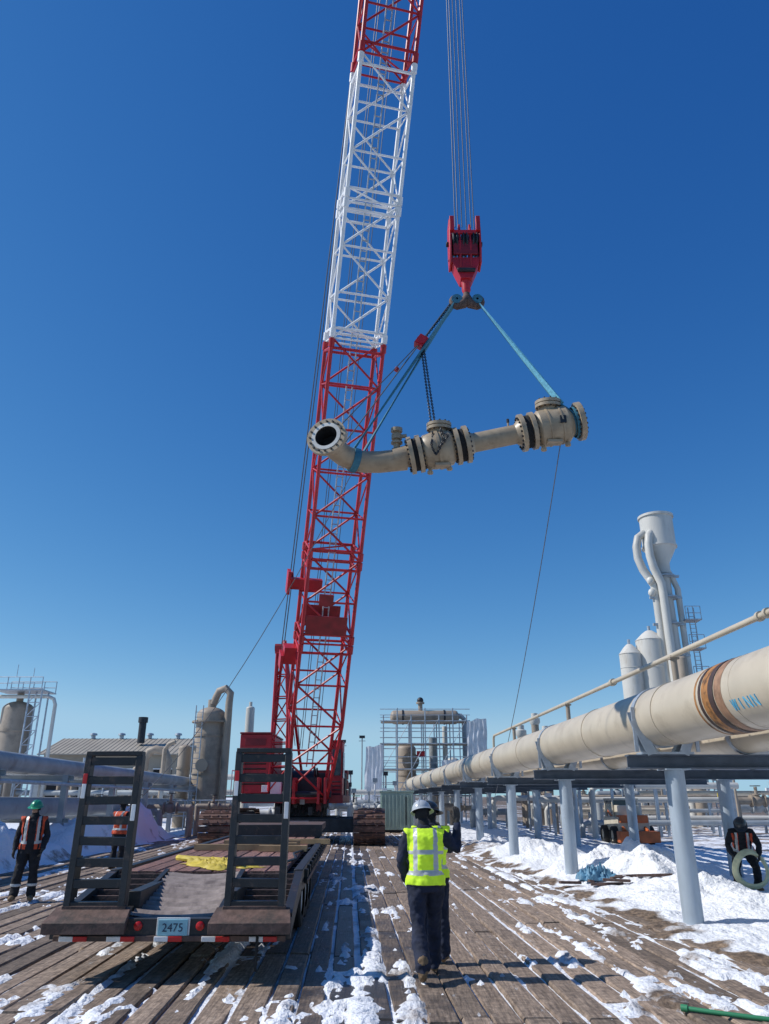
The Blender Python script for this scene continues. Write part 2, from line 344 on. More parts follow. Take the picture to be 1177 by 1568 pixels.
for j in range(ny):
    for i in range(12): fs.append((j*13+i,j*13+i+1,(j+1)*13+i+1,(j+1)*13+i))
b.add(vs,fs,mat('worn_plate',(.30,.245,.22),.55,.0,.4,6,bump=.2,col2=(.14,.11,.10),c2s=4))
b.obj('beavertail',tr,.0)
b=B()
b.sbox(L0,L1,9.2,9.34,.40,.60,BLACK)
b.sbox(L0+.05,L1-.05,9.17,9.2,.385,.44,RUST)
i=0;l_=L0+.12
while l_<L1-.2:
    b.sbox(l_,l_+.15,9.150,9.169,.385,.435,REFR if i%2 else REFW); l_+=.15 if i%2==0 else .36; i+=1
for lt in(L0+.95,L0+1.75,L1-.98): 
    b.lathe(P(lt,9.2,.53),(0,-1,0),[(0,.045),(.02,.045),(.03,.03),(.032,0)],REFR,16)
b.sbox(L0+1.17,L0+1.49,9.165,9.185,.44,.595,PLATE); b.sbox(L0+1.15,L0+1.51,9.186,9.199,.42,.612,REFW)
b.cyl(P(L1-.35,9.15,.48),P(L1-.35,9.1,.12),.015,RUBBER,6)
b.tube([P(L0+1.6,9.22,.42),P(L0+1.8,9.2,.33),P(L0+2.0,9.22,.42)],.012,RUBBER,6)
b.obj('rear_bumper',tr,.005)
cu=bpy.data.curves.new('plate_number','FONT'); cu.body='2475'; cu.size=.115; cu.align_x='CENTER'; cu.align_y='CENTER'; cu.extrude=.002; cu.materials.append(PTXT)
to=bpy.data.objects.new('plate_number',cu); scene.collection.objects.link(to); to.parent=tr; to.location=P(L0+1.33,9.16,.515); to.rotation_euler=(math.pi/2,0,YAW)
def ramp(name,l0,l1,zt,lean):
    b=B(); z0=.70; yb=9.32
    def Q(l,t): return P(l,yb+lean*t,z0+(zt-z0)*t)
    for lt in(l0,l1): 
        b.beam(Q(lt,0),Q(lt,1),.075,.13,BLACK)
    nr=8
    for i in range(nr):
        t=.03+.95*i/(nr-1); p0=Q(l0,t)+V(0,0,(R()-.5)*.012);p1=Q(l1,t)+V(0,0,(R()-.5)*.012)
        b.beam(p0,p1,.10,.018,BLACK); b.beam(p0-V(0,.05,.035),p1-V(0,.05,.035),.014,.09,BLACK)
    b.beam(Q(l0,1)+V(-.03,0,.02),Q(l1,1)+V(.03,0,.02),.14,.05,BLACK)
    b.beam(P(l0-.05,yb-.02,z0-.03),P(l1+.05,yb-.02,z0-.03),.09,.09,RUST)
    b.beam(Q(l0+.02,.05)+V(0,.05,0),Q(l0+.02,.32)+V(0,.05,0),.02,.2,BLACK)
    b.beam(Q(l1-.02,.55)+V(.03,-.075,0),Q(l1-.02,.66)+V(.03,-.075,0),.05,.01,REFW); b.beam(Q(l0,.7)+V(0,-.075,0),Q(l0,.8)+V(0,-.075,0),.05,.01,REFW); b.beam(Q(l0,.8)+V(0,-.075,0),Q(l0,.87)+V(0,-.075,0),.05,.01,REFR)
    vs=[P(l0-.12,9.3,.70),P(l1+.1,9.3,.70),P(l1+.13,9.02,.58),P(l0-.16,9.02,.58),P(l0-.12,9.3,.64),P(l1+.1,9.3,.64),P(l1+.13,9.02,.47),P(l0-.16,9.02,.47)]
    b.add(vs,[(3,2,1,0),(4,5,6,7),(0,1,5,4),(1,2,6,5),(2,3,7,6),(3,0,4,7)],RUST)
    b.obj(name,tr,.005)
ramp('loading_ramp_near',-3.1,-2.50,2.30,.10); ramp('loading_ramp_far',-1.33,-.74,2.34,.16)
def wheel(b,c,r,w,d,tm=RUBBER,rm=WHITE):
    o=Vector(c)-Vector(d).normalized()*w/2
    b.lathe(o,d,[(0,r*.6),(0,r*.93),(w*.12,r),(w*.88,r),(w,r*.93),(w,r*.6)],tm,28)
    b.lathe(o,d,[(.03,r*.6),(.05,r*.5),(.09,r*.25),(.06,r*.2),(.06,0)],rm,20); b.lathe(o,d,[(w-.03,r*.6),(w-.05,r*.5),(w-.09,r*.25),(w-.06,r*.2),(w-.06,0)],rm,20)
b=B()
for y in(12.9,13.9,14.9):
    for lt in(L0+.2,L0+.47,L1-.47,L1-.2): wheel(b,P(lt,y,.4),.4,.24,(1,0,0))
    b.cyl(P(L0+.2,y,.4),P(L1-.2,y,.4),.07,BLACK)
b.obj('wheels',tr)
def cloth(name,cx,cy,z,w,d,h,m,seed,parent=None,n=40,rz=0):
    vs=[];fs=[]
    for j in range(n+1):
        for i in range(n+1):
            u=(i/n-.5)*2;v=(j/n-.5)*2; wob=1+.35*N(u*2+seed,v*2)+.12*N(u*6,v*6,seed)
            e=max(0,1-(abs(u)**4+abs(v)**4)**.5)
            hh=h*e**.5*(.35+.7*abs(N(u*3+seed,v*3,2))+.9*abs(N(u*7,v*7+seed)))
            p=Matrix.Rotation(rz,3,'Z')@V(u*w/2*wob,v*d/2*wob,0); vs.append((cx+p.x,cy+p.y,z+hh))
    for j in range(n):
        for i in range(n): fs.append((j*(n+1)+i,j*(n+1)+i+1,(j+1)*(n+1)+i+1,(j+1)*(n+1)+i))
    b=B(); b.add(vs,fs,m); return b.obj(name,parent,ang=80)
cloth('yellow_tarp',-2.4,12.2,.905,.8,1.3,.10,YEL,1,tr,rz=.6)
b=B()
b.tube([(-3.35,13.4,.93),(-3.1,13.0,.94),(-2.8,12.9,.93),(-2.5,12.5,.95)],.045,YEL,8,round_=True)
for i,(x,y,L) in enumerate(((-2.9,15.8,1.5),(-2.4,16.3,1.3),(-1.9,15.4,.9),(-2.6,17.4,1.6),(-1.7,18.0,1.0))): b.beam((x-L/2,y,.96),(x+L/2,y+.2*math.sin(i*3),.96),.14,.1,mat('fresh_timber',(.40,.27,.14),.8,0,.3,5))
b.tube([(-1.5,12.4,.93),(-1.42,13.2,.93),(-1.6,14.5,.93),(-1.45,16,.93)],.02,STEEL,6)
b.obj('deck_dunnage',tr)
# ------------------------------------------------------------------ crane
cr_=empty('crawler_crane')
B0=V(-3.5,36,2.0); BD=V(3.735,-15.3,29.6)
BR=-BD.normalized().cross(V(0,0,1)).normalized(); BU=BD.normalized().cross(BR).normalized()
if BR.x<0: BR=-BR
if BU.y<0: BU=-BU
def boomP(s,a=0,u=0): return B0+BD*s+BR*a+BU*u
b=B()
bl=BD.length; bs_=.598/11; nb_=27
def wh(s):
    t=sm(0,.1,s); return 1.75+.4*t, .5+1.4*t
def bm(s): return WHITE if 11*bs_-1e-6<=s<17*bs_-1e-6 else RED
ss=[i*bs_ for i in range(nb_+1)]
for i in range(nb_):
    s0,s1=ss[i],ss[i+1]; m=bm((s0+s1)/2); w0,h0=wh(s0);w1,h1=wh(s1)
    C0=[boomP(s0,a*w0/2,u*h0/2) for a,u in((-1,-1),(1,-1),(1,1),(-1,1))]; C1=[boomP(s1,a*w1/2,u*h1/2) for a,u in((-1,-1),(1,-1),(1,1),(-1,1))]
    for k in range(4): b.cyl(C0[k],C1[k],.082,m,8)
    for k in range(4):
        k2=(k+1)%4
        r=.034 if k%2 else .046
        if (i+k)%2: b.cyl(C0[k],C1[k2],r,m,6)
        else: b.cyl(C0[k2],C1[k],r,m,6)
        b.cyl(C0[k],C0[k2],r,m,6)
for kk in (4,6,11,14,17,20):
    s=kk*bs_; w,h=wh(s); m=bm(s+.01); m0=bm(s-.02)
    for a in(-1,1):
        for u in(-1,1):
            for ds,mm in((-.006,m0),(.006,m)): b.cyl(boomP(s+ds-.005,a*w/2,u*h/2),boomP(s+ds+.005,a*w/2,u*h/2),.125,mm,10)
    for a,u,a2,u2 in((-1,-1,1,-1),(-1,1,1,1),(-1,-1,-1,1),(1,-1,1,1)):
        for ds,mm in((-.012,m0),(.012,m)): b.cyl(boomP(s+ds,a*w/2,u*h/2),boomP(s+ds,a2*w/2,u2*h/2),.06,mm,6)
    b.cyl(boomP(s+.012,-w/2,-h/2),boomP(s+.012,w/2,h/2),.04,m,6)
b.obj('lattice_boom',cr_)
b=B()
for a in(-.02,.24): b.beam(boomP(.03,a,.75),boomP(1.4,a,.75),.05,.09,GAL)
k=.04
while k<1.4: b.beam(boomP(k,-.02,.75),boomP(k,.24,.75),.05,.03,GAL); k+=.0125
b.obj('boom_catwalk',cr_)
b=B()
for a in(-.35,-.25,.45): b.cyl(boomP(.05,a,1.15),boomP(1.45,a,1.1),.016,ROPE,6)
for dx in(0,.12): b.cyl(V(-5.15+dx,37.4,8.8),boomP(1.42,-.75+dx,1.2),.025,ROPE,6)
for dx in(0,.25): b.cyl(V(-4.9+dx,37.4,8.8),V(-4.9+dx,43,4.6),.02,ROPE,6)
for i,dx in enumerate((-.2,-.12,-.04,.08,.17,.26)): 
    b.cyl(V(1.85+dx,14+(i%2)*.12,14.3),V(1.92+dx*.8,14+(i%2)*.12,43),.011,ROPE,6)
b.obj('hoist_ropes',cr_)
b=B()
def bplate(s0,s1,a0,a1,u,m,t=.06):
    b.add([boomP(s0,a0,u),boomP(s0,a1,u),boomP(s1,a1,u),boomP(s1,a0,u),boomP(s0,a0,u+t),boomP(s0,a1,u+t),boomP(s1,a1,u+t),boomP(s1,a0,u+t)],
     [(0,1,2,3),(7,6,5,4),(0,4,5,1),(1,5,6,2),(2,6,7,3),(3,7,4,0)],m)
bplate(.230,.254,-.95,.8,-1.02,REDD); bplate(.230,.254,-.95,.8,.9,REDD)
def bbox(s0,s1,a0,a1,u0,u1,m):
    b.add([boomP(s,a,u) for s in(s0,s1) for u in(u0,u1) for a in(a0,a1)],[(0,2,3,1),(4,5,7,6),(0,1,5,4),(2,6,7,3),(0,4,6,2),(1,3,7,5)],m)
bbox(.276,.29,-1.6,-.2,.5,.9,RED); bbox(.27,.3,-1.75,-1.62,.3,1.0,RED); bbox(.268,.282,-.5,.1,-1.1,-.9,REDD)
bbox(.178,.2,-1.6,-.9,.2,.9,RED); bbox(.17,.19,-1.75,-1.62,.1,1.0,RED)
for s in(.285,.19): b.lathe(boomP(s,-1.58,1.25),BR,[(0,.12),(0,.34),(.03,.36),(.05,.30),(.09,.30),(.11,.36),(.14,.34),(.14,.12)],REDD,20)
b.obj('boom_brackets',cr_)
b=B()
def lattice(b,p0,p1,w0,w1,n_,m,r,rl):
    p0=Vector(p0);p1=Vector(p1);rt,u=basis(p1-p0)
    for i in range(n_):
        t0,t1=i/n_,(i+1)/n_; a=p0.lerp(p1,t0);c=p0.lerp(p1,t1); wa=w0+(w1-w0)*t0;wc=w0+(w1-w0)*t1
        A=[a+rt*x*wa/2+u*y*wa/2 for x,y in((-1,-1),(1,-1),(1,1),(-1,1))]; C=[c+rt*x*wc/2+u*y*wc/2 for x,y in((-1,-1),(1,-1),(1,1),(-1,1))]
        for k in range(4):
            b.cyl(A[k],C[k],r,m,6); k2=(k+1)%4; b.cyl(A[k] if (i+k)%2 else A[k2],C[k2] if (i+k)%2 else C[k],rl,m,6); b.cyl(C[k],C[k2],rl,m,6)
lattice(b,(-4.85,37.2,2.2),(-5.1,37.4,8.6),.95,.45,6,RED,.06,.035)
b.box((-5.1,37.4,8.75),(.65,.4,.3),RED); b.cyl((-5.45,37.4,8.9),(-4.75,37.4,8.9),.2,REDD,16)
b.beam((-5.6,39,3),(-5.1,37.5,8.6),.12,.12,RED); b.beam((-4.4,42.5,3),(-4.9,37.5,8.6),.12,.12,RED)
b.obj('gantry_mast',cr_)
b=B()
b.box((-4.2,40.2,1.85),(4.6,7.4,.35),REDD)
b.cyl((-4.0,38.6,1.1),(-4.0,38.6,1.7),1.25,STEEL,32)
b.box((-6.05,38.9,3.4),(1.45,4.2,2.6),RED)
b.box((-6.05,38.9,4.76),(1.5,4.3,.08),REDD)
for i in range(7): b.box((-6.05,36.78,2.5+i*.22),(1.1,.05,.06),DARK)
b.box((-6.05,36.79,4.35),(1.0,.03,.3),REDD)
b.box((-6.5,36.78,3.0),(.04,.05,2.0),REDD); b.box((-5.5,36.77,2.3),(.3,.04,.3),WHITE)
b.box((-4.2,42.8,2.5),(4.3,1.5,1.3),STEEL)
for i in range(3): b.box((-4.2,43.8,2.1+i*.5),(4.4,1.3,.46),REDD)
for a in(-.85,-.55,.55,.85): b.box((-3.5+a*1.0,36.2,2.2),(.12,1.0,1.1),RED)
b.cyl((-4.6,36.05,2.05),(-2.4,36.05,2.05),.13,STEEL,14)
b.box((-2.3,38.9,3.1),(.55,1.7,2.7),RED); b.box((-2.3,38.03,3.5),(.42,.04,1.2),GLASS); b.box((-2.0,38.8,3.4),(.03,1.3,1.2),GLASS); b.box((-2.3,38.9,4.49),(.6,1.8,.08),REDD)
for i in range(5): b.box((-2.3,38.03,1.9+i*.18),(.42,.03,.05),STEEL)
for y in(38.2,39.6): b.lathe((-4.6,y,2.7),(1,0,0),[(0,.62),(.06,.62),(.06,.42),(1.2,.42),(1.2,.62),(1.26,.62)],STEEL,24)
b.box((-4.0,37.3,2.35),(1.6,.3,.9),STEEL); b.box((-5.0,37.0,2.2),(.5,.5,.8),WHITE)
for y in(37,38.5,40,41.5): b.cyl((-7.1,y,2),(-7.1,y,3.1),.025,GAL,6)
b.cyl((-7.1,37,3.1),(-7.1,41.5,3.1),.025,GAL,6); b.box((-7.0,39.2,1.95),(.6,5,.06),STEEL)
for i in range(14): b.cyl((-4.9+i*.17,36.6,1.2+.1*math.sin(i*2)),(-4.7+i*.17,37.4,2.3+.3*math.sin(i*5)),.04,STEEL,6)
for i in range(8): b.box((-4.8+i*.36,36.5+.2*(i%3),1.35+.15*(i%4)),(.22,.3,.35),[STEEL,REDD,BLACK,GREY][i%4])
b.obj('upperworks',cr_,.02)
b=B()
b.box((-4.0,38.6,.8),(3.6,3.6,.6),STEEL)
for y in(36.9,40.3): b.box((-4.0,y,.75),(6.4,.7,.6),STEEL,taper=.95)
b.obj('carbody',cr_,.02)
def track(name,cx,w):
    b=B(); y0,y1,r=35.2,42.2,.66; zc=.70
    b.box((cx,(y0+y1)/2,zc),(w*.45,y1-y0,.55),REDD)
    for y in(y0,y1): b.cyl((cx-w*.2,y,zc),(cx+w*.2,y,zc),.52,STEEL,22)
    for i in range(9): b.cyl((cx-w*.22,y0+.5+i*.75,.28),(cx+w*.22,y0+.5+i*.75,.28),.18,STEEL,12)
    per=2*(y1-y0)+2*math.pi*r; n_=int(per/.27)
    for i in range(n_):
        s=i*per/n_; Ly=y1-y0
        if s<Ly: p=(y0+s,zc+r);a=0
        elif s<Ly+math.pi*r: t=(s-Ly)/r; p=(y1+r*math.sin(t),zc+r*math.cos(t)); a=-t
        elif s<2*Ly+math.pi*r: p=(y1-(s-Ly-math.pi*r),zc-r);a=math.pi
        else: t=(s-2*Ly-math.pi*r)/r; p=(y0-r*math.sin(t),zc-r*math.cos(t)); a=math.pi-t
        M=Matrix.Rotation(a,3,'X')
        b.box((cx,p[0],p[1]),(w,.23,.06),TRACK,M=M)
        for q in(-.28,0,.28): b.box(Vector((cx+q*w,p[0],p[1]))+M@V(0,0,.045),(w*.2,.09,.05),TRACK,M=M)
        b.box(Vector((cx,p[0],p[1]))+M@V(0,0,-.07),(w*.2,.12,.1),STEEL,M=M)
    b.obj(name,cr_,0)
track('crawler_track_port',-7.25,1.35); track('crawler_track_starboard',-.65,1.35)
b=B(); hx,hy=1.85,14.06
for dx in(-.34,-.12,.12,.34):
    w=.5 if abs(dx)>.2 else .42; k3=.0 if abs(dx)>.2 else .12
    pr=[(-w/2,14.1),(-w*.35,14.42-k3),(w*.35,14.42-k3),(w/2,14.1),(w*.5,13.55),(.16,13.2-k3),(-.16,13.2-k3),(-w*.5,13.55)]
    vs=[V(hx+dx+o_,hy+p[0]*1.1,p[1]) for o_ in(-.022,.022) for p in pr]; k=8
    b.add(vs,[tuple(range(k-1,-1,-1)),tuple(range(k,2*k))]+[(i,(i+1)%k,(i+1)%k+k,i+k) for i in range(k)],RED)
for dx in(-.23,0,.23): b.lathe((hx+dx-.06,hy,13.85),(1,0,0),[(0,.08),(0,.29),(.03,.3),(.06,.25),(.09,.3),(.12,.29),(.12,.08)],STEEL,24)
b.cyl((hx-.42,hy,13.85),(hx+.42,hy,13.85),.06,STEEL,12); b.cyl((hx-.38,hy,13.4),(hx+.38,hy,13.4),.04,REDD,10)
b.box((hx,hy-.2,13.6),(.56,.05,.4),REDD); b.box((hx-.3,hy-.27,14.2),(.1,.12,.4),RED);b.box((hx+.3,hy-.27,14.2),(.1,.12,.4),RED)
b.box((hx,hy-.24,14.0),(.6,.05,.1),RED)
yk=[(-.36,13.35),(.36,13.35),(.2,12.95),(.13,12.78),(-.13,12.78),(-.2,12.95)]
vs=[V(hx+p[0],hy+o_,p[1]) for o_ in(-.17,.17) for p in yk]; k=6
b.add(vs,[tuple(range(k-1,-1,-1)),tuple(range(k,2*k))]+[(i,(i+1)%k,(i+1)%k+k,i+k) for i in range(k)],RED)
b.lathe((hx,hy,12.48),(0,0,1),[(0,.07),(.08,.10),(.22,.10),(.32,.13)],RED,20)
b.cyl((hx-.2,hy-.19,12.98),(hx+.2,hy-.19,12.98),.05,STEEL,10)
b.obj('hook_block',cr_,.008)
b=B()
b.lathe((hx,hy,12.25),(0,0,1),[(0,.11),(.15,.085),(.3,.06)],RUST,14)
for sg in(-1,1):
    pts=[];rr=[]
    for i in range(8):
        a=math.radians(-95+i*22); pts.append(V(hx+sg*(.20+.14*math.cos(a+0)),hy,12.27+.14*math.sin(a))); rr.append(.09-.006*i)
    b.tube([V(hx,hy,12.34),V(hx+sg*.08,hy,12.2)]+pts[1:],[.11,.11]+rr[1:],RUST,12,round_=True)
b.obj('twin_hook',cr_)
# ------------------------------------------------------------------ suspended pipe spool
ld=empty('suspended_pipe_spool')
b=B()
pl=[V(-1.12,13.22,8.43),V(-1.06,13.42,8.41),V(-.97,13.62,8.37),V(-.82,13.81,8.32),V(-.62,13.93,8.28),V(-.4,13.99,8.265),V(-.1,14,8.27),V(.45,14,8.33)]
b.tube(pl,.225,LOADP,28,caps=False)
fd=(pl[0]-pl[1]).normalized()
b.lathe(pl[0],-fd,[(0,.24),(.05,.25),(.12,.3),(.2,.235)],LOADP,28)
b.flange(pl[0]+fd*.03,fd,.40,.225,.09,LOADP,16,STEEL)
b.lathe(pl[0]+fd*.076,fd,[(0,.225),(.006,.225),(.006,.30),(0,.30)],mat('gasket_face',(.55,.54,.5),.4,.3),32)
b.lathe(pl[0]+fd*.06,-fd,[(0,.224),(.12,.214),(.3,.19),(.34,0)],DARK,28)
ax=(V(4.05,13.7,9.06)-V(-.1,14,8.27)).normalized(); O=V(-.1,14,8.27)
def A(t,r=0,u=0): 
    rr,uu=basis(ax); return O+ax*t+rr*r+uu*u
b.tube([A(.3),A(.62)],.225,LOADP,28,caps=False); 
for t in(.66,.84,1.62,1.82,2.98,3.2): b.flange(A(t),ax,.39,.2,.085,LOADP,20,STEEL)
for t in(.75,1.72,3.09): b.lathe(A(t-.045),ax,[(0,.34),(.09,.34)],DARK,28)
b.lathe(A(.84),ax,[(0,.25),(.06,.3),(.12,.36),(.3,.385),(.48,.385),(.64,.36),(.72,.28),(.78,.25)],LOADP,32)
b.lathe(A(1.2),ax,[(0,.385),(0,.41),(.06,.41),(.06,.385)],LOADP,32)
b.tube([A(1.85),A(2.95)],.2,LOADP,28,caps=False)
b.lathe(A(1.86),ax,[(0,.28),(.1,.205)],LOADP,24); b.lathe(A(2.84),ax,[(0,.205),(.1,.28)],LOADP,24)
b.lathe(A(3.24),ax,[(0,.28),(.05,.33),(.1,.385),(.66,.385),(.72,.32),(.8,.25),(1.0,.24)],LOADP,32)
for t in(3.5,3.75): b.lathe(A(t),ax,[(0,.385),(0,.4),(.03,.4),(.03,.385)],LOADP,32)
b.flange(A(4.17),ax,.40,.2,.1,LOADP,20,STEEL); b.lathe(A(4.05),ax,[(0,.24),(.08,.3)],LOADP,28); b.lathe(A(4.16),ax,[(0,.0),(.0,.2)],DARK,24)
def bonnet(t,s=1):
    up=(V(0,-.15,1)).normalized(); o=A(t)
    b.lathe(o,up,[(.3,.2*s),(.42,.19*s),(.42,.27*s),(.48,.27*s),(.485,.2*s),(.5,.27*s),(.56,.27*s),(.56,.12*s),(.6,.1*s),(.6,0)],LOADP,26)
    r,u=basis(up)
    for j in range(12):
        a=j*math.pi/6; q=o+up*.49+(r*math.cos(a)+u*math.sin(a))*.235*s; b.cyl(q-up*.09,q+up*.1,.018,STEEL,6)
bonnet(1.25,.95); bonnet(3.55,1.0)
o=A(.36); b.lathe(o,(0,-.1,1),[(.2,.07),(.32,.07),(.32,.12),(.36,.12),(.36,.06),(.42,.06),(.42,.11),(.52,.11),(.54,.06),(.58,.06),(.58,.12),(.66,.12),(.66,0)],LOADP,18)
b.cyl(o+V(.0,-.05,.47),o+V(.2,-.1,.47),.04,LOADP,10)
o=A(2.7); b.cyl(o+V(0,0,.15),o+V(0,0,.36),.02,LOADP,8); b.cyl(o+V(0,0,.3),o+V(0,0,.38),.03,STEEL,8)
for t in(1.05,1.45,3.4,3.9):
    o=A(t); b.cyl(o-V(0,0,.3),o-V(0,0,.5),.035,LOADP,8); b.cyl(o-V(0,0,.44),o-V(0,0,.49),.06,LOADP,8)
b.box(A(1.3)-V(0,.1,.41),(.3,.2,.05),LOADP); b.box(A(3.6)-V(0,.1,.4),(.3,.2,.05),LOADP)
b.box(A(3.75)+V(0,-.38,-.05),(.12,.03,.16),STEEL)
b.obj('pipe_and_valves',ld)
b=B()
def strap(p0,p1,w,m,seg=8,tw=1.3):
    # flat webbing that twists a little along its length
    p0=Vector(p0);p1=Vector(p1); r,u=basis(p1-p0); d=(p1-p0).normalized(); vs=[];fs=[]
    for i in range(seg+1):
        t=i/seg; a=tw*t-.3; s1=r*math.cos(a)+u*math.sin(a); s2=d.cross(s1); c=p0.lerp(p1,t)
        for q,z in((-1,-1),(1,-1),(1,1),(-1,1)): vs.append(c+s1*q*w/2+s2*z*w*.14)
    for i in range(seg):
        for j in range(4): fs.append((i*4+j,i*4+(j+1)%4,(i+1)*4+(j+1)%4,(i+1)*4+j))
    fs+=[(3,2,1,0),tuple(seg*4+j for j in range(4))]; b.add(vs,fs,m)
hkL=V(1.62,14.05,12.28); hkR=V(2.08,14.05,12.28)
p1=pl[4]+V(.02,-.1,.24)
strap(hkL,p1,.13,SLING,tw=.6); strap(hkL+V(-.05,.05,0),p1+V(.16,.2,-.02),.11,SLING,tw=.8)
for c,d,rr in((pl[4],(pl[5]-pl[3]),.24),(A(3.98),ax,.255)):
    b.lathe(c-Vector(d).normalized()*.07,d,[(0,rr-.01),(0,rr+.015),(.14,rr+.015),(.14,rr-.01)],SLING,26)
b.lathe(A(4.07)-ax*.02,ax,[(0,.3),(0,.325),(.06,.325),(.06,.3)],SLING,26)
p2=A(3.8)+V(.0,-.18,.38)
strap(hkR,p2,.12,SLING2); strap(hkR+V(.03,.08,0),p2+V(.1,.2,-.05),.08,SLING); strap(p2+V(.1,.2,-.05),A(3.98)+V(.05,.1,.25),.08,SLING,2); strap(p2,A(4.0)+V(0,-.25,.05),.10,SLING,3)
for hk in(hkL,hkR): b.lathe(hk-V(0,.08,0),(0,1,0),[(0,.03),(0,.12),(.16,.12),(.16,.03)],SLING,14)
b.obj('slings',ld)
b=B()
ch=V(.80,14,11.15)
b.box(ch,(.2,.2,.26),RED,M=Matrix.Rotation(.6,3,'Y')); b.lathe(ch-V(0,.12,0),(0,1,0),[(0,0),(0,.10),(.24,.10),(.24,0)],RED,18)
def chain(p0,p1,m,r=.010,ln=.06,sag=0):
    p0=Vector(p0);p1=Vector(p1); L=(p1-p0).length; n_=int(L/(ln*.8)); d=(p1-p0).normalized(); rt,u=basis(d)
    for i in range(n_):
        t=(i+.5)/n_; c=p0.lerp(p1,t)-V(0,0,sag*4*t*(1-t)); a=rt if i%2 else u
        pts=[c+d*ln*.6*math.cos(q)+a*ln*.38*math.sin(q) for q in [k_*math.pi/3 for k_ in range(7)]]
        b.tube(pts,r,m,5,caps=False)
chain(ch,hkL+V(-.05,0,0),STEEL); chain(ch-V(0,0,.1),A(1.1)+V(.0,-.1,.42),STEEL,.009,.05); chain(ch-V(-.05,0,.1),A(1.18)+V(.0,-.1,.42),STEEL,.009,.05)
b.cyl(hkL+V(-.1,0,0),pl[3]+V(0,-.05,.25),.014,ROPE,6); b.cyl(ch-V(.1,0,.1),pl[1]+V(.1,0,.3),.012,ROPE,6); b.cyl(V(.28,14,10.5),V(.24,14,10.43),.05,RED,8)
pts=[A(1.1)+V(0,-.3,.3),A(1.05)+V(0,-.42,0),A(1.15)+V(0,-.38,-.25),A(1.3)+V(0,-.42,.05),A(1.25)+V(0,-.3,.35),A(1.4)+V(0,-.41,.1),A(1.2)+V(.0,-.42,-.1)]
for q0,q1 in zip(pts[:-1],pts[1:]): chain(q0,q1,STEEL,.01,.05,.05)
b.obj('chain_hoist',ld)
def rope(pts3,r,m,name,parent,sag):
    p0,p1=Vector(pts3[0]),Vector(pts3[1]); b=B(); b.tube([p0.lerp(p1,i/16)-V(0,0,sag*4*(i/16)*(1-i/16)) for i in range(17)],r,m,6); b.obj(name,parent)
rope((pl[4]-V(0,0,.2),(-7.4,22.3,1.3)),.009,TAG,'tag_line_a',ld,.9)
rope((A(3.75)-V(0,0,.4),(4.3,33,1.3)),.010,TAG,'tag_line_b',ld,.6)
# ------------------------------------------------------------------ right pipe on supports
pp=empty('elevated_pipeline')
b=B(); ZC=3.1;PR=.47;LT=5.19
b.tube([P(LT,5,ZC),P(LT,9.6,ZC)],PR,BEIGE,40,caps=False); b.tube([P(LT,9.6,ZC),P(LT,10.3,ZC)],PR+.002,BEIGE,40,caps=False)
b.tube([P(LT,10.3,ZC),P(LT,82,ZC)],PR,BEIGE,40)
for y0,y1,m,e in((10.02,10.16,DBAND,.012),(10.16,10.36,ORANGE,.010),(10.40,10.47,DBAND,.008),(9.80,10.0,mat('rust_band',(.3,.17,.1),.6,0,.4,7),.006),(10.55,10.6,ORANGE,.004)):
    b.tube([P(LT,y0,ZC),P(LT,y1,ZC)],PR+e,m,40,caps=False)
for y in [12.2,16.0,22.5,29,35.5,42,48.5]: b.tube([P(LT,y,ZC),P(LT,y+.05,ZC)],PR+.012,BEIGE,40)
def stroke(y0,a0,y1,a1,w=.018):
    n_=5
    for i in range(n_):
        q=[]
        for t in(i/n_,(i+1)/n_):
            y=y0+(y1-y0)*t; a=math.radians(a0+(a1-a0)*t); q.append(P(LT,y,ZC)+V(math.cos(a),0,math.sin(a))*(PR+.005))
        b.beam(q[0],q[1],w,w*.5,BLUEP)
for i,ch_ in enumerate('WINM'):
    y=9.62-i*.17; T_,B_=196,213
    if ch_=='W': stroke(y,T_,y-.03,B_); stroke(y-.03,B_,y-.06,T_); stroke(y-.06,T_,y-.09,B_); stroke(y-.09,B_,y-.12,T_)
    if ch_=='I': stroke(y-.05,T_,y-.05,B_)
    if ch_ in'NM': stroke(y,B_,y,T_); stroke(y,T_,y-.1,B_); stroke(y-.1,B_,y-.1,T_)
b.obj('main_pipe',pp)
b=B()
SY=[13,19.7,26.4,33.1,39.8,46.5,53.2,60,67]
for y in SY:
    b.ibeam(P(4.55,y,2.39),P(11.8,y,2.39),.22,.22,BEAM)
    for dl in(-.26,.26):
        b.beam(P(LT+dl,y-.13,2.505),P(LT+dl*1.9,y-.13,ZC-.05),.03,.16,GAL)
    b.sbox(LT-.42,LT+.42,y-.15,y+.15,2.502,2.54,GAL)
    for sg in(-1,1):
        vs=[P(LT+sg*.40,y-.02,2.54),P(LT+sg*.1,y-.02,2.54),P(LT+sg*.2,y-.02,ZC-PR*.86),P(LT+sg*.50,y-.02,ZC+.08),P(LT+sg*.56,y-.02,ZC+.08)]
        vs+=[v+V(0,.03,0) for v in vs]; b.add(vs,[(0,1,2,3,4),(9,8,7,6,5)]+[(i,(i+1)%5+0,(i+1)%5+5,i+5) for i in range(5)],GAL)
        b.beam(P(LT+sg*.5,y-.12,2.54),P(LT+sg*.5,y-.12,ZC+.15),.06,.03,GAL)
    b.tube([P(LT,y-.07,ZC),P(LT,y+.07,ZC)],PR+.022,GAL,36)
    for lt in(5.3,9.2):
        gz=H(lt-SH*y,y)-.1
        b.cyl(P(lt,y,gz),P(lt,y,2.26),.155,POST,24); b.sbox(lt-.2,lt+.2,y-.2,y+.2,2.26,2.28,POST)
        b.sbox(lt-.22,lt+.22,y-.22,y+.22,gz,gz+.05,CONC)
b.obj('support_bents',pp)
b=B()
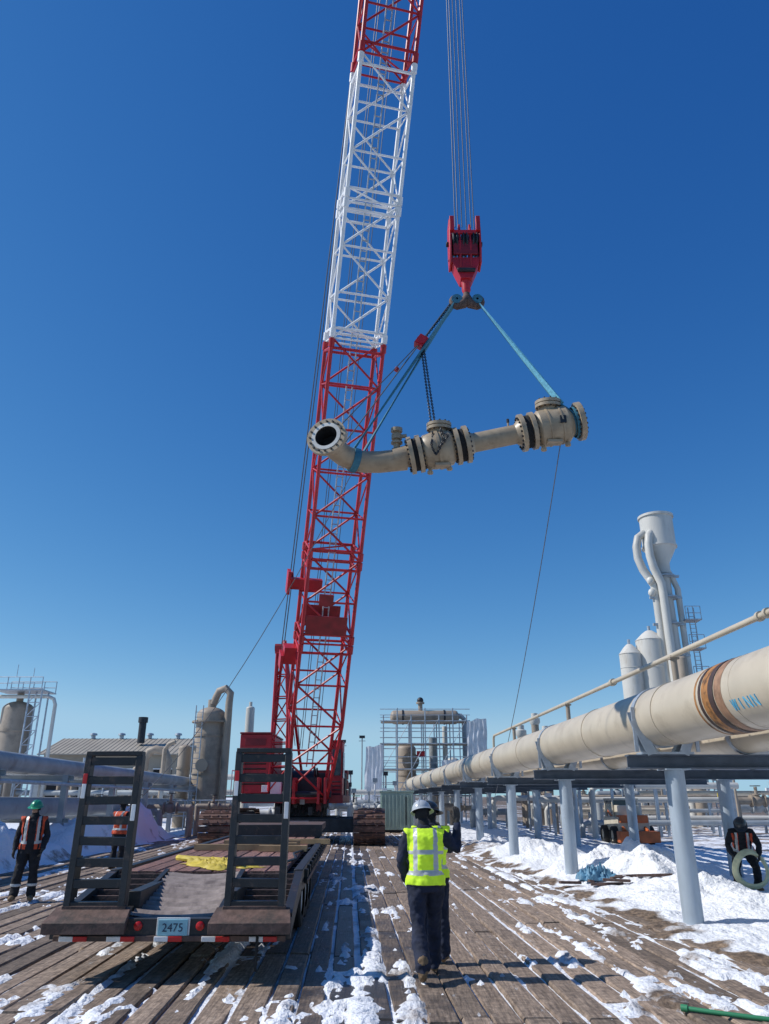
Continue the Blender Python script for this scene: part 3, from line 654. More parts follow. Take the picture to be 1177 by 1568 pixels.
for lt,z,r,m in((6.55,2.82,.3,BEIGE),(7.5,2.72,.2,GREY),(8.2,2.66,.14,BEIGE),(9.0,2.82,.3,GREY),(10.0,2.7,.18,LGREY),(10.9,2.8,.26,GREY)):
    b.tube([P(lt,6,z),P(lt,80,z)],r,m,20)
    for y in SY: b.tube([P(lt,y-.05,z),P(lt,y+.05,z)],r+.015,GAL,20)
for y in(16,30,44): 
    b.flange(P(6.55,y,2.82),(0,1,0),.42,.28,.1,BEIGE,12,STEEL); b.flange(P(6.55,y+.15,2.82),(0,1,0),.42,.28,.1,BEIGE,12,STEEL)
b.obj('parallel_pipes',pp)
b=B()
b.tube([P(5.5,5,4.12),P(5.5,30,4.12),P(5.5,30.15,4.0),P(5.5,30.2,3.5)],.045,BEIGE,12)
for y in(9.75,9.95): b.cyl(P(5.5,y,4.12),P(5.5,y+.06,4.12),.07,BEIGE,12)
for y in(12.9,19.6,26.3): b.cyl(P(5.5,y,3.45),P(5.5,y,4.12),.055,TAN,10); b.sbox(5.42,5.58,y-.06,y+.06,4.05,4.08,TAN)
for y in(16,): b.cyl(P(5.5,y,4.12),P(5.5,y+.12,4.12),.075,BEIGE,12)
b.obj('instrument_pipe',pp)
# ------------------------------------------------------------------ plant clutter
def handwheel(b,c,r,m,d=(0,0,1)):
    rr,u=basis(Vector(d)); c=Vector(c); b.tube([c+(rr*math.cos(a)+u*math.sin(a))*r for a in [i*math.pi/6 for i in range(13)]],r*.1,m,6,caps=False)
    for a in(0,math.pi/2): b.cyl(c-(rr*math.cos(a)+u*math.sin(a))*r,c+(rr*math.cos(a)+u*math.sin(a))*r,r*.07,m,5)
def valve_station(b,c,s,m):
    c=Vector(c); b.ell(c,(.35*s,.3*s,.3*s),m,14,8); b.cyl(c,c+V(0,0,.75*s),.09*s,m,10); b.lathe(c+V(0,0,.3*s),(0,0,1),[(0,.0),(0,.22*s),(.08*s,.22*s),(.08*s,0)],m,14)
    handwheel(b,c+V(0,0,.8*s),.26*s,STEEL)
    for sg in(-1,1): b.lathe(c+V(sg*.38*s,0,0),(1,0,0),[(0,0),(0,.34*s),(.07*s,.34*s),(.07*s,0)],m,16)
    b.cyl(c-V(1.2*s,0,0),c+V(1.2*s,0,0),.2*s,m,14); b.cyl(c-V(1.2*s,0,0),V(c.x-1.2*s,c.y,0),.2*s,m,14); b.cyl(c+V(1.2*s,0,0),V(c.x+1.2*s,c.y,0),.2*s,m,14)
    b.ell(c-V(1.2*s,0,0),(.21*s,)*3,m,10,6);b.ell(c+V(1.2*s,0,0),(.21*s,)*3,m,10,6)
rs=random.Random(3)
b=B()
for i in range(22):
    y=rs.uniform(40,62); lt=rs.uniform(12,32); valve_station(b,P(lt,y,rs.uniform(1.0,2.2)),rs.uniform(.7,1.2),rs.choice([GREY,BEIGE,TAN,LGREY]))
for i in range(14):
    y=40+i*1.6; z=rs.uniform(.7,2.6); l0=rs.uniform(9,16); l1=l0+rs.uniform(5,14); m=rs.choice([GREY,BEIGE,LGREY,TAN]); r=rs.uniform(.08,.22)
    b.tube([P(l0,y,0),P(l0,y,z-.3),P(l0+.1,y,z-.1),P(l0+.3,y,z),P(l1,y,z)],r,m,12)
    for q in range(int((l1-l0)/3)): b.beam(P(l0+1+q*3,y,0),P(l0+1+q*3,y,z-r),.12,.12,GAL)
for i in range(30):
    x=rs.uniform(8,30); y=rs.uniform(39,60); h=rs.uniform(1,3.4); b.cyl((x,y,0),(x,y,h),rs.uniform(.03,.09),rs.choice([GAL,STEEL,GREY,TAN]),6)
    if i%3==0: b.box((x,y-.1,h),(.4,.2,.5),rs.choice([GREY,WHITE,STEEL,YEL]))
b.obj('valve_manifold')
b=B()
for k_ in range(3):
    y=42+k_*9; 
    for lt in range(12,38,4): b.beam(P(lt,y,0),P(lt,y,3.4),.16,.16,GAL)
    b.ibeam(P(12,y,3.4),P(36,y,3.4),.2,.25,BEAM)
    for q in range(3): b.tube([P(11,y+.3*q-.3,3.6),P(37,y+.3*q-.3,3.6)],.11,[GREY,LGREY,BEIGE][q],12)
b.obj('pipe_rack')
b=B()
for i in range(9): valve_station(b,(-5+i*1.5+rs.uniform(-.4,.4),56+rs.uniform(-3,6),rs.uniform(.9,1.5)),rs.uniform(.7,1.1),rs.choice([GREY,TAN,LGREY]))
for i in range(9):
    x=-3.5+rs.uniform(0,5); h=rs.uniform(2,4.5); b.cyl((x,60,0),(x,60,h),.07,rs.choice([GREY,STEEL,WHITE]),8); b.box((x,60,h),(.35,.3,.3),rs.choice([GREY,STEEL,WHITE]))
b.tube([(-14,62,1.6),(2,62,1.6)],.25,GREY,14); b.tube([(-14,64,2.4),(0,64,2.4)],.2,LGREY,14)
b.obj('valve_manifold')
for (x,y,h) in((-3.4,64,6.2),(-2.0,70,7.0)):
    b=B(); b.cyl((x,y,0),(x,y,h),.07,GREY,8,r1=.05); b.box((x,y,h+.1),(.5,.3,.22),STEEL); b.beam((x-.3,y,h-.25),(x+.3,y,h-.25),.05,.05,GREY); b.obj('area_light_pole')
b=B(); b.box((.75,50,1.2),(2.0,2.6,2.1),GREEN)
for i in range(9): b.box((-.15+i*.225,48.67,1.2),(.07,.06,1.8),GREEN)
b.box((.75,50,2.3),(2.12,2.7,.1),GREEN); b.box((.75,50,.1),(1.8,2.4,.12),STEEL); b.box((1.3,48.6,1.2),(.05,.04,1.6),STEEL)
b.obj('green_utility_shed',None,.01)
sc=empty('scaffolded_process_unit'); b=B()
X0,X1,Y0,Y1=-.1,7.2,68,75; nxs=6
for i in range(nxs+1):
    x=X0+(X1-X0)*i/nxs
    for y in(Y0,(Y0+Y1)/2,Y1): b.cyl((x,y,0),(x,y,8.8+.6*(i%2)),.055,GAL,6)
for z in(2.2,4.3,6.4,8.3):
    for y in(Y0,Y1):
        b.cyl((X0-.3,y,z),(X1+.3,y,z),.05,GAL,6); b.cyl((X0-.3,y,z+1),(X1+.3,y,z+1),.035,GAL,6); b.cyl((X0-.3,y,z+.5),(X1+.3,y,z+.5),.03,GAL,6)
    b.box(((X0+X1)/2,Y0+.7,z-.06),(X1-X0+.4,1.4,.07),TAN)
for i in range(nxs):
    x=X0+(X1-X0)*i/nxs; x2=X0+(X1-X0)*(i+1)/nxs
    for k_,z in enumerate((0,2.2,4.3,6.4)): 
        if (i+k_)%2==0: b.cyl((x,Y0-.02,z),(x2,Y0-.02,z+2.1),.03,GAL,6)
b.obj('scaffold',sc)
b=B()
b.lathe((.5,71,8.9),(1,0,0),[(0,0),(.05,.3),(.2,.55),(.35,.62),(6,.62),(6.15,.55),(6.3,.3),(6.35,0)],TAN,24)
for x in(1.6,5.4): b.lathe((x,71,8.9),(1,0,0),[(0,.62),(0,.66),(.15,.66),(.15,.62)],STEEL,24)
b.cyl((3.3,71,9.4),(3.3,71,10.2),.2,TAN,12); b.lathe((3.3,71,10.1),(0,0,1),[(0,0),(0,.38),(.15,.38),(.15,0)],TAN,16); b.ell((3.3,71,10.4),(.3,.3,.3),STEEL,12,8)
b.vessel((2.0,71.5),.85,2.5,6.6,TAN); b.lathe((2.3,69.2,5.0),(0,1,0),[(0,0),(.05,.4),(.2,.75),(2,.75)],TAN,24)
b.cyl((4.3,70,0),(4.3,70,7),.35,GREY,16); b.cyl((5.4,70,0),(5.4,70,8),.22,LGREY,14); b.box((3.2,69.5,5.6),(.7,.5,.5),RED)
b.tube([(6.2,71,9),(7.0,71,9),(7.3,71,8.7),(7.3,71,3)],.25,GREY,14); b.vessel((6.3,73),.6,0,5.5,LGREY)
b.obj('process_vessels',sc)
def hang(name,x0,x1,y,z0,z1,parent):
    vs=[];fs=[];n=24
    for j in range(n+1):
        for i in range(n+1):
            u=i/n;v=j/n; vs.append((x0+(x1-x0)*u+.5*N(u*1.2,v*2,x0)*(1-v)+.3*(1-v)*N(v*2,2,x0),y+.08*N(u*9,v*1.0,4)+.05*N(u*11,v*5,1),z0+(z1-z0)*v+.9*N(u*2.5,7,x0)*(1-v)+.25*N(u*3,1,x0)))
    for j in range(n):
        for i in range(n): fs.append((j*(n+1)+i,j*(n+1)+i+1,(j+1)*(n+1)+i+1,(j+1)*(n+1)+i))
    b=B(); b.add(vs,fs,TARP); b.obj(name,parent,ang=80)
hang('tarp_side',7.2,8.9,67.8,5.2,8.4,sc); hang('tarp_low',-1.6,-.1,67.9,.8,6.2,sc); hang('tarp_mid',4.9,7.3,67.6,2.6,5.0,sc)
# stack + silos on right
st=empty('process_stack'); b=B(); X=23.1;Y=60
b.lathe((X,Y,0),(0,0,1),[(0,.75),(12,.6),(19.2,.5),(19.3,.62),(19.6,.62),(20.2,.62),(21.5,1.3),(21.55,1.42),(21.7,1.42),(21.7,1.34),(24.2,1.34),(24.2,1.45),(24.4,1.45),(24.4,1.25),(24.0,1.25),(23.9,0)],LGREY,32)
for dx,dy,zt in((-1.5,-.3,22.6),(-.9,-.9,21.4)):
    b.tube([(X+dx*.6,Y+dy,0),(X+dx*.6,Y+dy,17.5),(X+dx*.65,Y+dy,18.3),(X+dx*1.15,Y+dy,19.6),(X+dx*1.35,Y+dy,20.6),(X+dx*1.35,Y+dy,21.6),(X+dx*1.2,Y+dy,22.4),(X+dx*.85,Y+dy*.8,22.8),(X+dx*.4,Y+dy*.5,22.8)],.33,LGREY,16)
b.tube([(X+.95,Y-.2,0),(X+.95,Y-.2,18),(X+.6,Y-.2,19),(X+.2,Y,20)],.24,LGREY,14)
for z in(10,12.5,15,17.2,19): b.lathe((X,Y,z),(0,0,1),[(0,.5),(0,.95),(.12,.95),(.12,.5)],GAL,20); b.box((X-.2,Y-.4,z),(2.6,.25,.18),GAL)
for x in(1.5,1.95): b.cyl((X+x,Y-.3,0),(X+x,Y-.3,16.4),.05,GAL,6)
for i in range(50): b.cyl((X+1.5,Y-.3,.3+i*.32),(X+1.95,Y-.3,.3+i*.32),.025,GAL,5)
for z in(10.5,13,15.3):
    b.box((X+1.6,Y-.4,z),(1.3,1.2,.08),GAL)
    for x in(1.0,1.6,2.2): b.cyl((X+x,Y-1,z),(X+x,Y-1,z+1.05),.03,GAL,5)
    b.cyl((X+1,Y-1,z+1.05),(X+2.2,Y-1,z+1.05),.03,GAL,5); b.cyl((X+1,Y-1,z+.5),(X+2.2,Y-1,z+.5),.03,GAL,5)
for z in(18.6,17.6): b.ell((X-1.3,Y-.5,z),(.3,.3,.35),LGREY,12,8)
b.obj('stack_body',st)
for x,r,zt in((19.75,.85,13.6),(21.5,1.15,14.7)):
    b=B(); b.lathe((x,60.5,0),(0,0,1),[(0,r),(zt-.9,r),(zt-.85,r+.04),(zt-.8,r),(zt-.3,r*.55),(zt-.05,r*.25),(zt,0)],mat('silo_white',(.6,.58,.53),.5,0,.15,.6,col2=(.46,.42,.36),c2s=1.2,stretch=(1,1,.3)),28)
    b.cyl((x,60.5,zt-.1),(x,60.5,zt+.35),.12,GAL,8); b.cyl((x+r+.1,60,0),(x+r+.1,60,zt-1),.1,GAL,8)
    for q in range(5): b.lathe((x,60.5,2+q*2.4),(0,0,1),[(0,r),(.03,r+.03),(.06,r)],LGREY,28)
    b.obj('storage_silo')
b=B(); b.vessel((22.9,58.2),.42,0,12.2,TAN); b.obj('tan_column')
for x,y,h in((12.0,62,8.4),(13.2,64,7.6),(10.5,60,7.3)):
    b=B(); b.cyl((x,y,0),(x,y,h-1),.3,TAN,14); b.lathe((x,y,h-1),(0,0,1),[(0,.3),(.2,.42),(.5,.42),(.6,.26),(.9,.26),(.9,0)],LGREY,16); b.obj('vent_stack')
# ------------------------------------------------------------------ left side plant
b=B()
bx0,bx1,by,bd,ez,rz_=-38,-23.2,88,12,6.6,8.6
b.box(((bx0+bx1)/2,by+bd/2,ez/2),(bx1-bx0,bd,ez),WALLB)
for i in range(2):
    ya,yb=(by-.5,by+bd/2) if i==0 else (by+bd+.5,by+bd/2)
    vs=[(bx0-.6,ya,ez-.1),(bx1+.6,ya,ez-.1),(bx1+.6,yb,rz_),(bx0-.6,yb,rz_)]; vs+=[(q[0],q[1],q[2]+.12) for q in vs]
    b.add(vs,[(0,1,2,3),(4,5,6,7),(0,4,5,1),(2,6,7,3),(0,3,7,4),(1,2,6,5)],ROOF)
for i in range(30): b.beam((bx0-.4+i*.53,by-.5,ez+.04),(bx0-.4+i*.53,by+bd/2,rz_+.14),.06,.05,ROOF)
for x in(bx0,bx1): b.add([(x,by,ez),(x,by+bd,ez),(x,by+bd/2,rz_-.1)],[(0,1,2)],WALLB)
for i in range(5): b.box((bx0+1.8+i*2.9,by-.02,3.2),(2.0,.1,3.6),DARK); b.box((bx0+1.8+i*2.9,by-.08,5.05),(2.1,.08,.12),WHITE)
b.cyl((-28.3,by+3,8),(-28.3,by+3,10.6),.42,STEEL,16); b.cyl((-28.3,by+3,10.3),(-28.3,by+3,10.9),.55,STEEL,16)
for i in range(4): b.lathe((-35+i*3.4,by+bd/2,rz_+.1),(0,0,1),[(0,.25),(.4,.25),(.4,.45),(.6,.4),(.7,0)],GAL,14)
b.obj('gabled_compressor_building')
b=B()
for i in range(8):
    x=-29.5+i*1.45; h=3.7+.5*math.sin(i*1.9); y=74+rs.uniform(-2,2)
    b.tube([(x,y,0),(x,y,h),(x+.12,y,h+.35),(x+.45,y,h+.5),(x+.9,y,h+.35),(x+1.0,y,h),(x+1.0,y,1)],.3,TAN,14)
b.tube([(-20,66,0),(-20,66,5.0),(-19.7,66,5.6),(-19.2,66,5.8),(-18.4,66,5.6),(-18.1,66,5.0),(-18.1,66,3)],.34,TAN,16)
b.tube([(-17.6,63,1),(-17.6,63,5.6),(-17.3,63,6.0),(-16.8,63,6.2)],.18,TAN,12)
for z in(1.2,2.4,3.6): b.tube([(-34,70,z),(-12,66,z)],.22,[TAN,GREY,LGREY][int(z*.8)],12)
for i in range(16):
    x=rs.uniform(-34,-12); h=rs.uniform(2,5.5); b.cyl((x,68,0),(x,68,h),rs.uniform(.05,.16),rs.choice([GAL,TAN,GREY]),8)
b.obj('process_piping')
def vessel_tower(name,x,y,r,h):
    b=B(); b.vessel((x,y),r,1.2,h,TAN)
    for a in range(4): b.cyl((x+r*.8*math.cos(a*1.57+.7),y+r*.8*math.sin(a*1.57+.7),0),(x+r*.8*math.cos(a*1.57+.7),y+r*.8*math.sin(a*1.57+.7),1.8),.12,TAN,8)
    return b
b=vessel_tower('v',-12.3,55,1.0,8.0)
b.lathe((-12.3,55,6.9),(0,0,1),[(0,1.0),(0,1.3),(.12,1.3),(.12,1.0)],TAN,24)
b.cyl((-12.3,55,7.8),(-12.3,55,8.5),.3,TAN,14)
b.tube([(-11.0,54.5,1),(-11.0,54.5,8.3),(-10.95,54.5,8.9),(-11.3,54.5,9.25),(-11.8,54.7,9.1),(-12.0,54.8,8.7),(-12.2,54.9,8.2)],.26,TAN,14)
for sg in(-.25,.25): b.cyl((-12.9+sg,53.9,0),(-12.9+sg,53.9,8),.04,GAL,6)
for i in range(22): b.cyl((-13.15,53.9,.4+i*.34),(-12.65,53.9,.4+i*.34),.02,GAL,5)
b.cyl((-12.3,54,4),(-12.3,53.3,4),.3,TAN,14); b.lathe((-12.3,53.3,4),(0,-1,0),[(0,0),(0,.42),(.12,.42),(.12,0)],TAN,16)
b.lathe((-12.3,54.2,6.0),(0,-1,0),[(0,0),(0,.35),(.12,.35),(.12,0)],STEEL,16)
b.box((-13.2,54.6,5.3),(.5,.6,.08),GAL); b.vessel((-14.2,56),.45,0,5.5,TAN)
b.obj('scrubber_vessel')
b=B(); b.vessel((-9.9,57),.32,0,8.3,LGREY); b.cyl((-9.9,57,8),(-9.9,57,8.6),.12,LGREY,8); b.obj('small_column')
b=vessel_tower('v',-33.2,70,1.35,10.2)
b.box((-32.6,69.5,11.0),(4.4,3,.1),GAL)
for x in(-34.7,-33.6,-32.6,-31.6,-30.5):
    b.cyl((x,68,11),(x,68,12.1),.045,GAL,6)
    b.cyl((x,71,11),(x,71,12.1),.045,GAL,6)
for z in(11.55,12.1): b.cyl((-34.7,68,z),(-30.5,68,z),.04,GAL,6); b.cyl((-34.7,71,z),(-30.5,71,z),.04,GAL,6)
for x in(-31.6,-30.5):
    for y in(68.2,69.6): b.cyl((x,y,0),(x,y,11),.08,GAL,8)
for i in range(9):
    z=i*1.2+.3; b.cyl((-31.6,68.2,z),(-30.5,68.2,z+1.2),.04,GAL,6); b.cyl((-31.6,68.2,z+1.2),(-30.5,68.2,z+1.2),.04,GAL,6)
b.tube([(-36.5,69,10.5),(-30.2,69,10.5),(-29.7,69,10.3),(-29.5,69,9.8),(-29.5,69,1)],.16,LGREY,12)
b.cyl((-33.2,70,10),(-33.2,70,10.9),.3,TAN,14); b.cyl((-32.9,68,12.1),(-32.9,68,13.2),.03,GAL,6); b.cyl((-31.4,68,12.1),(-31.4,68,12.9),.03,GAL,6)
b.cyl((-35.5,70.5,1),(-35.5,70.5,7.5),.7,TAN,20)
b.obj('column_with_platform')
b=B()
for lt,z,r,m in((-11.3,3.0,.30,GREY),(-12.3,2.95,.24,LGREY),(-13.3,3.05,.33,GREY),(-11.6,1.55,.36,GREY),(-12.8,1.45,.3,LGREY)):
    b.tube([P(lt,16,z),P(lt,62,z)],r,m,20)
for y in range(18,62,6):
    for lt in(-10.7,-14.1): b.beam(P(lt,y,0),P(lt,y,2.7),.22,.22,GREY)
    b.ibeam(P(-14.4,y,2.58),P(-10.4,y,2.58),.2,.2,GREY); b.ibeam(P(-14.4,y,1.1),P(-10.4,y,1.1),.16,.16,GREY)
b.tube([P(-10.5,16,2.35),P(-10.5,60,2.35)],.06,GAL,8)
b.obj('large_pipe_rack')
b=B()
for i in range(7): valve_station(b,P(-13+i*1.7+rs.uniform(-.4,.4),44+rs.uniform(-3,5),rs.uniform(1.0,1.6)),rs.uniform(.7,1.1),rs.choice([GREY,TAN,LGREY]))
for i in range(12): x=-20+i*.95; b.cyl((x,50,0),(x,50,1.8),.035,GAL,6)
for z in(.9,1.8): b.cyl((-20,50,z),(-9,50,z),.035,GAL,6)
b.obj('valve_manifold')
CREAM=mat('cream_paint',(.55,.5,.4),.5,0,.2,3); ORM=mat('orange_paint',(.5,.12,.03),.5,0,.2,3)
b=B(); vx,vy=10.7,36
b.box((vx,vy,.85),(1.35,2.2,.55),CREAM); b.box((vx,vy-.95,1.05),(1.2,.6,.3),ORM); b.box((vx,vy-.3,1.35),(1.0,.5,.5),CREAM)
b.box((vx,vy+.5,1.45),(1.05,1.1,.7),GLASS); b.box((vx,vy+.5,1.85),(1.2,1.3,.08),CREAM)
for dx in(-.6,.6):
    for dy in(-.1,1.1): b.beam((vx+dx*.92,vy+dy,1.1),(vx+dx*.92,vy+dy,1.82),.07,.07,CREAM)
    for dy in(-.75,.75): wheel(b,(vx+dx*1.25,vy+dy,.38),.38,.28,(1,0,0),rm=CREAM)
    b.beam((vx+dx*.8,vy+.9,1.35),(vx+dx*.8,vy-1.45,.55),.1,.16,ORM)
b.box((vx,vy-1.6,.36),(1.7,.45,.45),ORM); b.obj('skid_steer_loader',None,.02)
cloth('blue_tarp_bundle',4.75,18.6,H(4.75,18.6)-.02,.8,.6,.3,BTARP,9)
b=B()
for i in range(7): 
    x=4.8+rs.uniform(-.7,.9); y=18.0+rs.uniform(-.5,.4); z=H(x,y)+.05; b.beam((x,y,z),(x+rs.uniform(-.9,.9),y+rs.uniform(-.2,.2),z+.02),.1,.05,RUST)
b.obj('scrap_timber')
b=B(); b.tube([(2.70,7.93,.05),(2.95,7.78,.045),(3.3,7.6,.04),(4.2,7.3,.03)],.02,GHOSE,12); b.cyl((2.68,7.94,.05),(2.73,7.91,.05),.03,GHOSE,12); b.obj('green_hose')
# ------------------------------------------------------------------ people
def remeshed(b,vox,smooth_it):
    me=bpy.data.meshes.new('tmp'); me.from_pydata(b.v,[],b.f); o=bpy.data.objects.new('tmp',me); scene.collection.objects.link(o)
    r=o.modifiers.new('r','REMESH'); r.mode='VOXEL'; r.voxel_size=vox
    s=o.modifiers.new('s','SMOOTH'); s.factor=.5; s.iterations=smooth_it
    bpy.context.view_layer.update(); d=bpy.context.evaluated_depsgraph_get()
    m2=bpy.data.meshes.new_from_object(o.evaluated_get(d)); bpy.data.objects.remove(o); bpy.data.meshes.remove(me); return m2
def segd(p,a,c):
    ab=c-a; t=max(0,min(1,(p-a).dot(ab)/max(ab.length_squared,1e-9))); return (p-(a+ab*t)).length,t
def ringloft(b,secs):
    n=20; vs=[];fs=[]
    for c,rx,ry,M in secs:
        for j in range(n): 
            a=2*math.pi*j/n; vs.append(Vector(c)+M@V(rx*math.cos(a),ry*math.sin(a),0))
    for i in range(len(secs)-1):
        for j in range(n): j2=(j+1)%n; fs.append((i*n+j,i*n+j2,(i+1)*n+j2,(i+1)*n+j))
    fs.append(tuple(range(n-1,-1,-1))); fs.append(tuple(range((len(secs)-1)*n,len(secs)*n))); b.add(vs,fs,NAVY)
def hand(w,d,nrm,curl,side):
    w=Vector(w); d=Vector(d).normalized(); nrm=Vector(nrm); nrm=(nrm-d*nrm.dot(d)).normalized(); s=d.cross(nrm).normalized()*side
    b=B()
    b.tube([w-d*.02,w+d*.02],.03,GLOVE,10,round_=True)
    for k_ in(-1.5,-.5,.5,1.5): b.tube([w+d*.0+s*k_*.012,w+d*.05+s*k_*.019,w+d*.092+s*k_*.022],[.018,.017,.014],GLOVE,8,round_=True)
    for k_,ln in((-1.5,.062),(-.5,.077),(.5,.083),(1.5,.074)):
        p=w+d*.092+s*k_*.0225; pts=[p]; a=curl*.4
        for f,q in((.45,1),(.3,1),(.25,1)):
            dd=d*math.cos(a)+nrm*math.sin(a); p=p+dd*ln*f*1.05; pts.append(p); a+=curl*.7
        b.tube(pts,[.0112,.0105,.0098,.0088],GLOVE,8,round_=True)
    p=w+d*.03+s*.03; pts=[p,p+d*.03+s*.025+nrm*.012,p+d*.06+s*.034+nrm*.022+nrm*curl*.01]; b.tube(pts,[.016,.0125,.010],GLOVE,8,round_=True)
    return remeshed(b,.0045,2)
def human(name,loc,heading,J,st):
    E=empty(name); E.location=loc; E.rotation_euler=(0,0,heading)
    g=lambda k_:Vector(J[k_])
    b=B(); pel,neck,head=g('pel'),g('neck'),g('head')
    up=(neck-pel).normalized(); sh=(g('shR')-g('shL')).normalized(); fw=up.cross(sh).normalized(); sh=fw.cross(up).normalized()
    M=Matrix((sh,fw,up)).transposed(); Lt=(neck-pel).length
    def T(t): return pel+up*Lt*t
    ringloft(b,[(T(-.22),.165,.125,M),(T(-.08),.185,.145,M),(T(.1),.18,.145,M),(T(.35),.178,.145,M),(T(.6),.198,.155,M),(T(.8),.205,.145,M),(T(.9),.185,.12,M),(T(.97),.12,.10,M),(T(1.05),.075,.08,M)])
    b.tube([neck-up*.03,neck.lerp(head,.55)],[.075,.065],NAVY,12)
    bones=[(T(-.2),T(1.02),'torso',.17),(neck,neck.lerp(head,.6),'collar',.07)]
    for s_ in'LR':
        S,E_,W=g('sh'+s_),g('el'+s_),g('wr'+s_); ti=(T(.84))
        b.tube([ti.lerp(S,.5),S,S.lerp(E_,.35),S.lerp(E_,.7),E_,E_.lerp(W,.35),E_.lerp(W,.75),W],[.085,.082,.073,.066,.06,.06,.05,.044],NAVY,14,round_=True)
        bones+=[(S.lerp(E_,.12),E_,'arm',.065),(E_,W,'arm',.052)]
        Hh,K,An=g('hip'+s_),g('kn'+s_),g('an'+s_)
        b.tube([Hh+V(0,0,.04),Hh.lerp(K,.3),Hh.lerp(K,.7),K,K.lerp(An,.3),K.lerp(An,.65),K.lerp(An,.93)],[.118,.112,.092,.08,.082,.08,.088],NAVY,16,round_=True)
        bones+=[(Hh,K,'leg',.09),(K,K.lerp(An,.95),'leg',.078)]
        toe=g('toe'+s_); fd_=(toe-An); fd_.z=0; fd_.normalize()
        b.tube([An+V(0,0,.08),An,An-V(0,0,.03)],[.055,.058,.055],NAVY,12,round_=True)
        b.tube([An-fd_*.04-V(0,0,.045),An+fd_*.06-V(0,0,.045),toe-fd_*.04],[.047,.05,.046],NAVY,12,round_=True)
        bones+=[(An+V(0,0,.05),An-V(0,0,.04),'boot',.058),(An-V(0,0,.05),toe,'boot',.05)]
    me=remeshed(b,.0115,4)
    mats=[st['coat'],st['vest'],STRIPE,st['legs'],BOOT,st.get('collar',st['coat'])]
    for mm in mats: me.materials.append(mm)
    vestv=set()
    for p in me.polygons:
        c=p.center; best=None
        for a,e,k_,r in bones:
            d_,t=segd(c,a,e); d_/=r
            if best is None or d_<best[0]: best=(d_,k_,t)
        k_=best[1]; idx=0
        if k_=='leg': idx=3
        elif k_=='boot': idx=4
        elif k_=='collar': idx=5
        if k_=='torso' or (k_=='arm'):
            rel=c-pel; tt=rel.dot(up)/Lt; xx=rel.dot(sh); yy=rel.dot(fw)
            if k_=='torso' or (abs(xx)<.2 and tt>.55):
                if tt>-.08 and tt<.985:
                    idx=1
                    if .10<tt<.19 : idx=2
                    if tt>.19 and .085<abs(xx)<.13: idx=2
                    if .50<tt<.57 and not st.get('open'): idx=2
                    if st.get('open') and yy>.03 and abs(xx)<.07: idx=0
                    if st.get('open') and idx==1 and .13<abs(xx)<.16 and yy>0: idx=0
                elif tt>=.985: idx=5
                else: idx=0
        if st.get('legstripe') and k_=='leg' and .26<c.z<.30: idx=2
        p.material_index=idx; p.use_smooth=True
        if idx in(1,2) : vestv.update(p.vertices)
    nrm=[v.normal.copy() for v in me.vertices]
    for v in me.vertices:
        co=v.co; f=.016*N(co.x*9,co.y*9,co.z*7)+.009*N(co.x*20,co.y*20,co.z*26)
        v.co=co+nrm[v.index]*(f+(.012 if v.index in vestv else 0))
    o=bpy.data.objects.new('body',me); scene.collection.objects.link(o); o.parent=E
    hd=Vector(J.get('face',(0,1,0))).normalized(); hup=(head-neck).normalized(); hr=hd.cross(hup).normalized(); hf=hup.cross(hr).normalized()
    HM=Matrix((hr,hf,hup)).transposed()
    b=B(); h=lambda x,y,z: head+HM@V(x,y,z)
    b.ell(h(0,-.01,.025),(.075,.092,.092),SKIN,18,12,M=HM,z0=-.999); b.ell(h(0,.018,-.04),(.058,.068,.075),SKIN,16,10,M=HM,z0=-.999)
    b.tube([h(0,.095,.02),h(0,.112,-.015)],[.010,.015],SKIN,8,round_=True); b.ell(h(0,.072,-.055),(.03,.02,.014),SKIN,10,6,M=HM,z0=-.999)
    for sg in(-1,1): b.ell(h(sg*.075,-.01,-.005),(.014,.022,.034),SKIN,10,6,M=HM,z0=-.999); b.ell(h(sg*.032,.078,.022),(.018,.012,.008),SKIN,8,6,M=HM,z0=-.999)
    b.tube([h(0,-.01,-.16),h(0,-.005,-.04)],[.06,.056],SKIN,12,round_=True)
    hm=remeshed(b,.006,2); hm.materials.append(SKIN); hm.materials.append(st.get('hood',DNAVY)); hm.materials.append(HAIR)
    for p in hm.polygons:
        q=HM.transposed()@(p.center-head); p.use_smooth=True
        p.material_index=1 if (q.y<.045 or q.z<-.06) else (2 if (abs(abs(q.x)-.03)<.011 and .006<q.z<.016 and q.y>.07) else 0)
    o=bpy.data.objects.new('head',hm); scene.collection.objects.link(o); o.parent=E
    b=B(); hc=h(0,-.005,.045)
    b.ell(hc,(.112,.138,.115),st['helmet'],24,10,M=HM,z0=0.0)
    b.ell(hc,(.108,.134,.105),DARK,24,8,M=HM,z0=0.0)
    vs=[];n_=28
    for j in range(n_):
        a=2*math.pi*j/n_; ca,sa=math.cos(a),math.sin(a)
        bl_=.020+(.05*max(0,(sa-.2)/.8))
        for rr,zz in((0,0.006),(bl_,-.008),(bl_,-.014),(0,-.003)): vs.append(hc+HM@V((.111+rr)*ca,(.137+rr)*sa,zz))
    fs=[((j*4+i),(j*4+(i+1)%4),((j+1)%n_*4+(i+1)%4),((j+1)%n_*4+i)) for j in range(n_) for i in range(4)]; b.add(vs,fs,st['helmet'])
    b.tube([hc+HM@V(0,.13*math.cos(a),.112*math.sin(a)) for a in [math.radians(15+i*15) for i in range(11)]],.012,st['helmet'],8)
    b.obj('hard_hat',E)
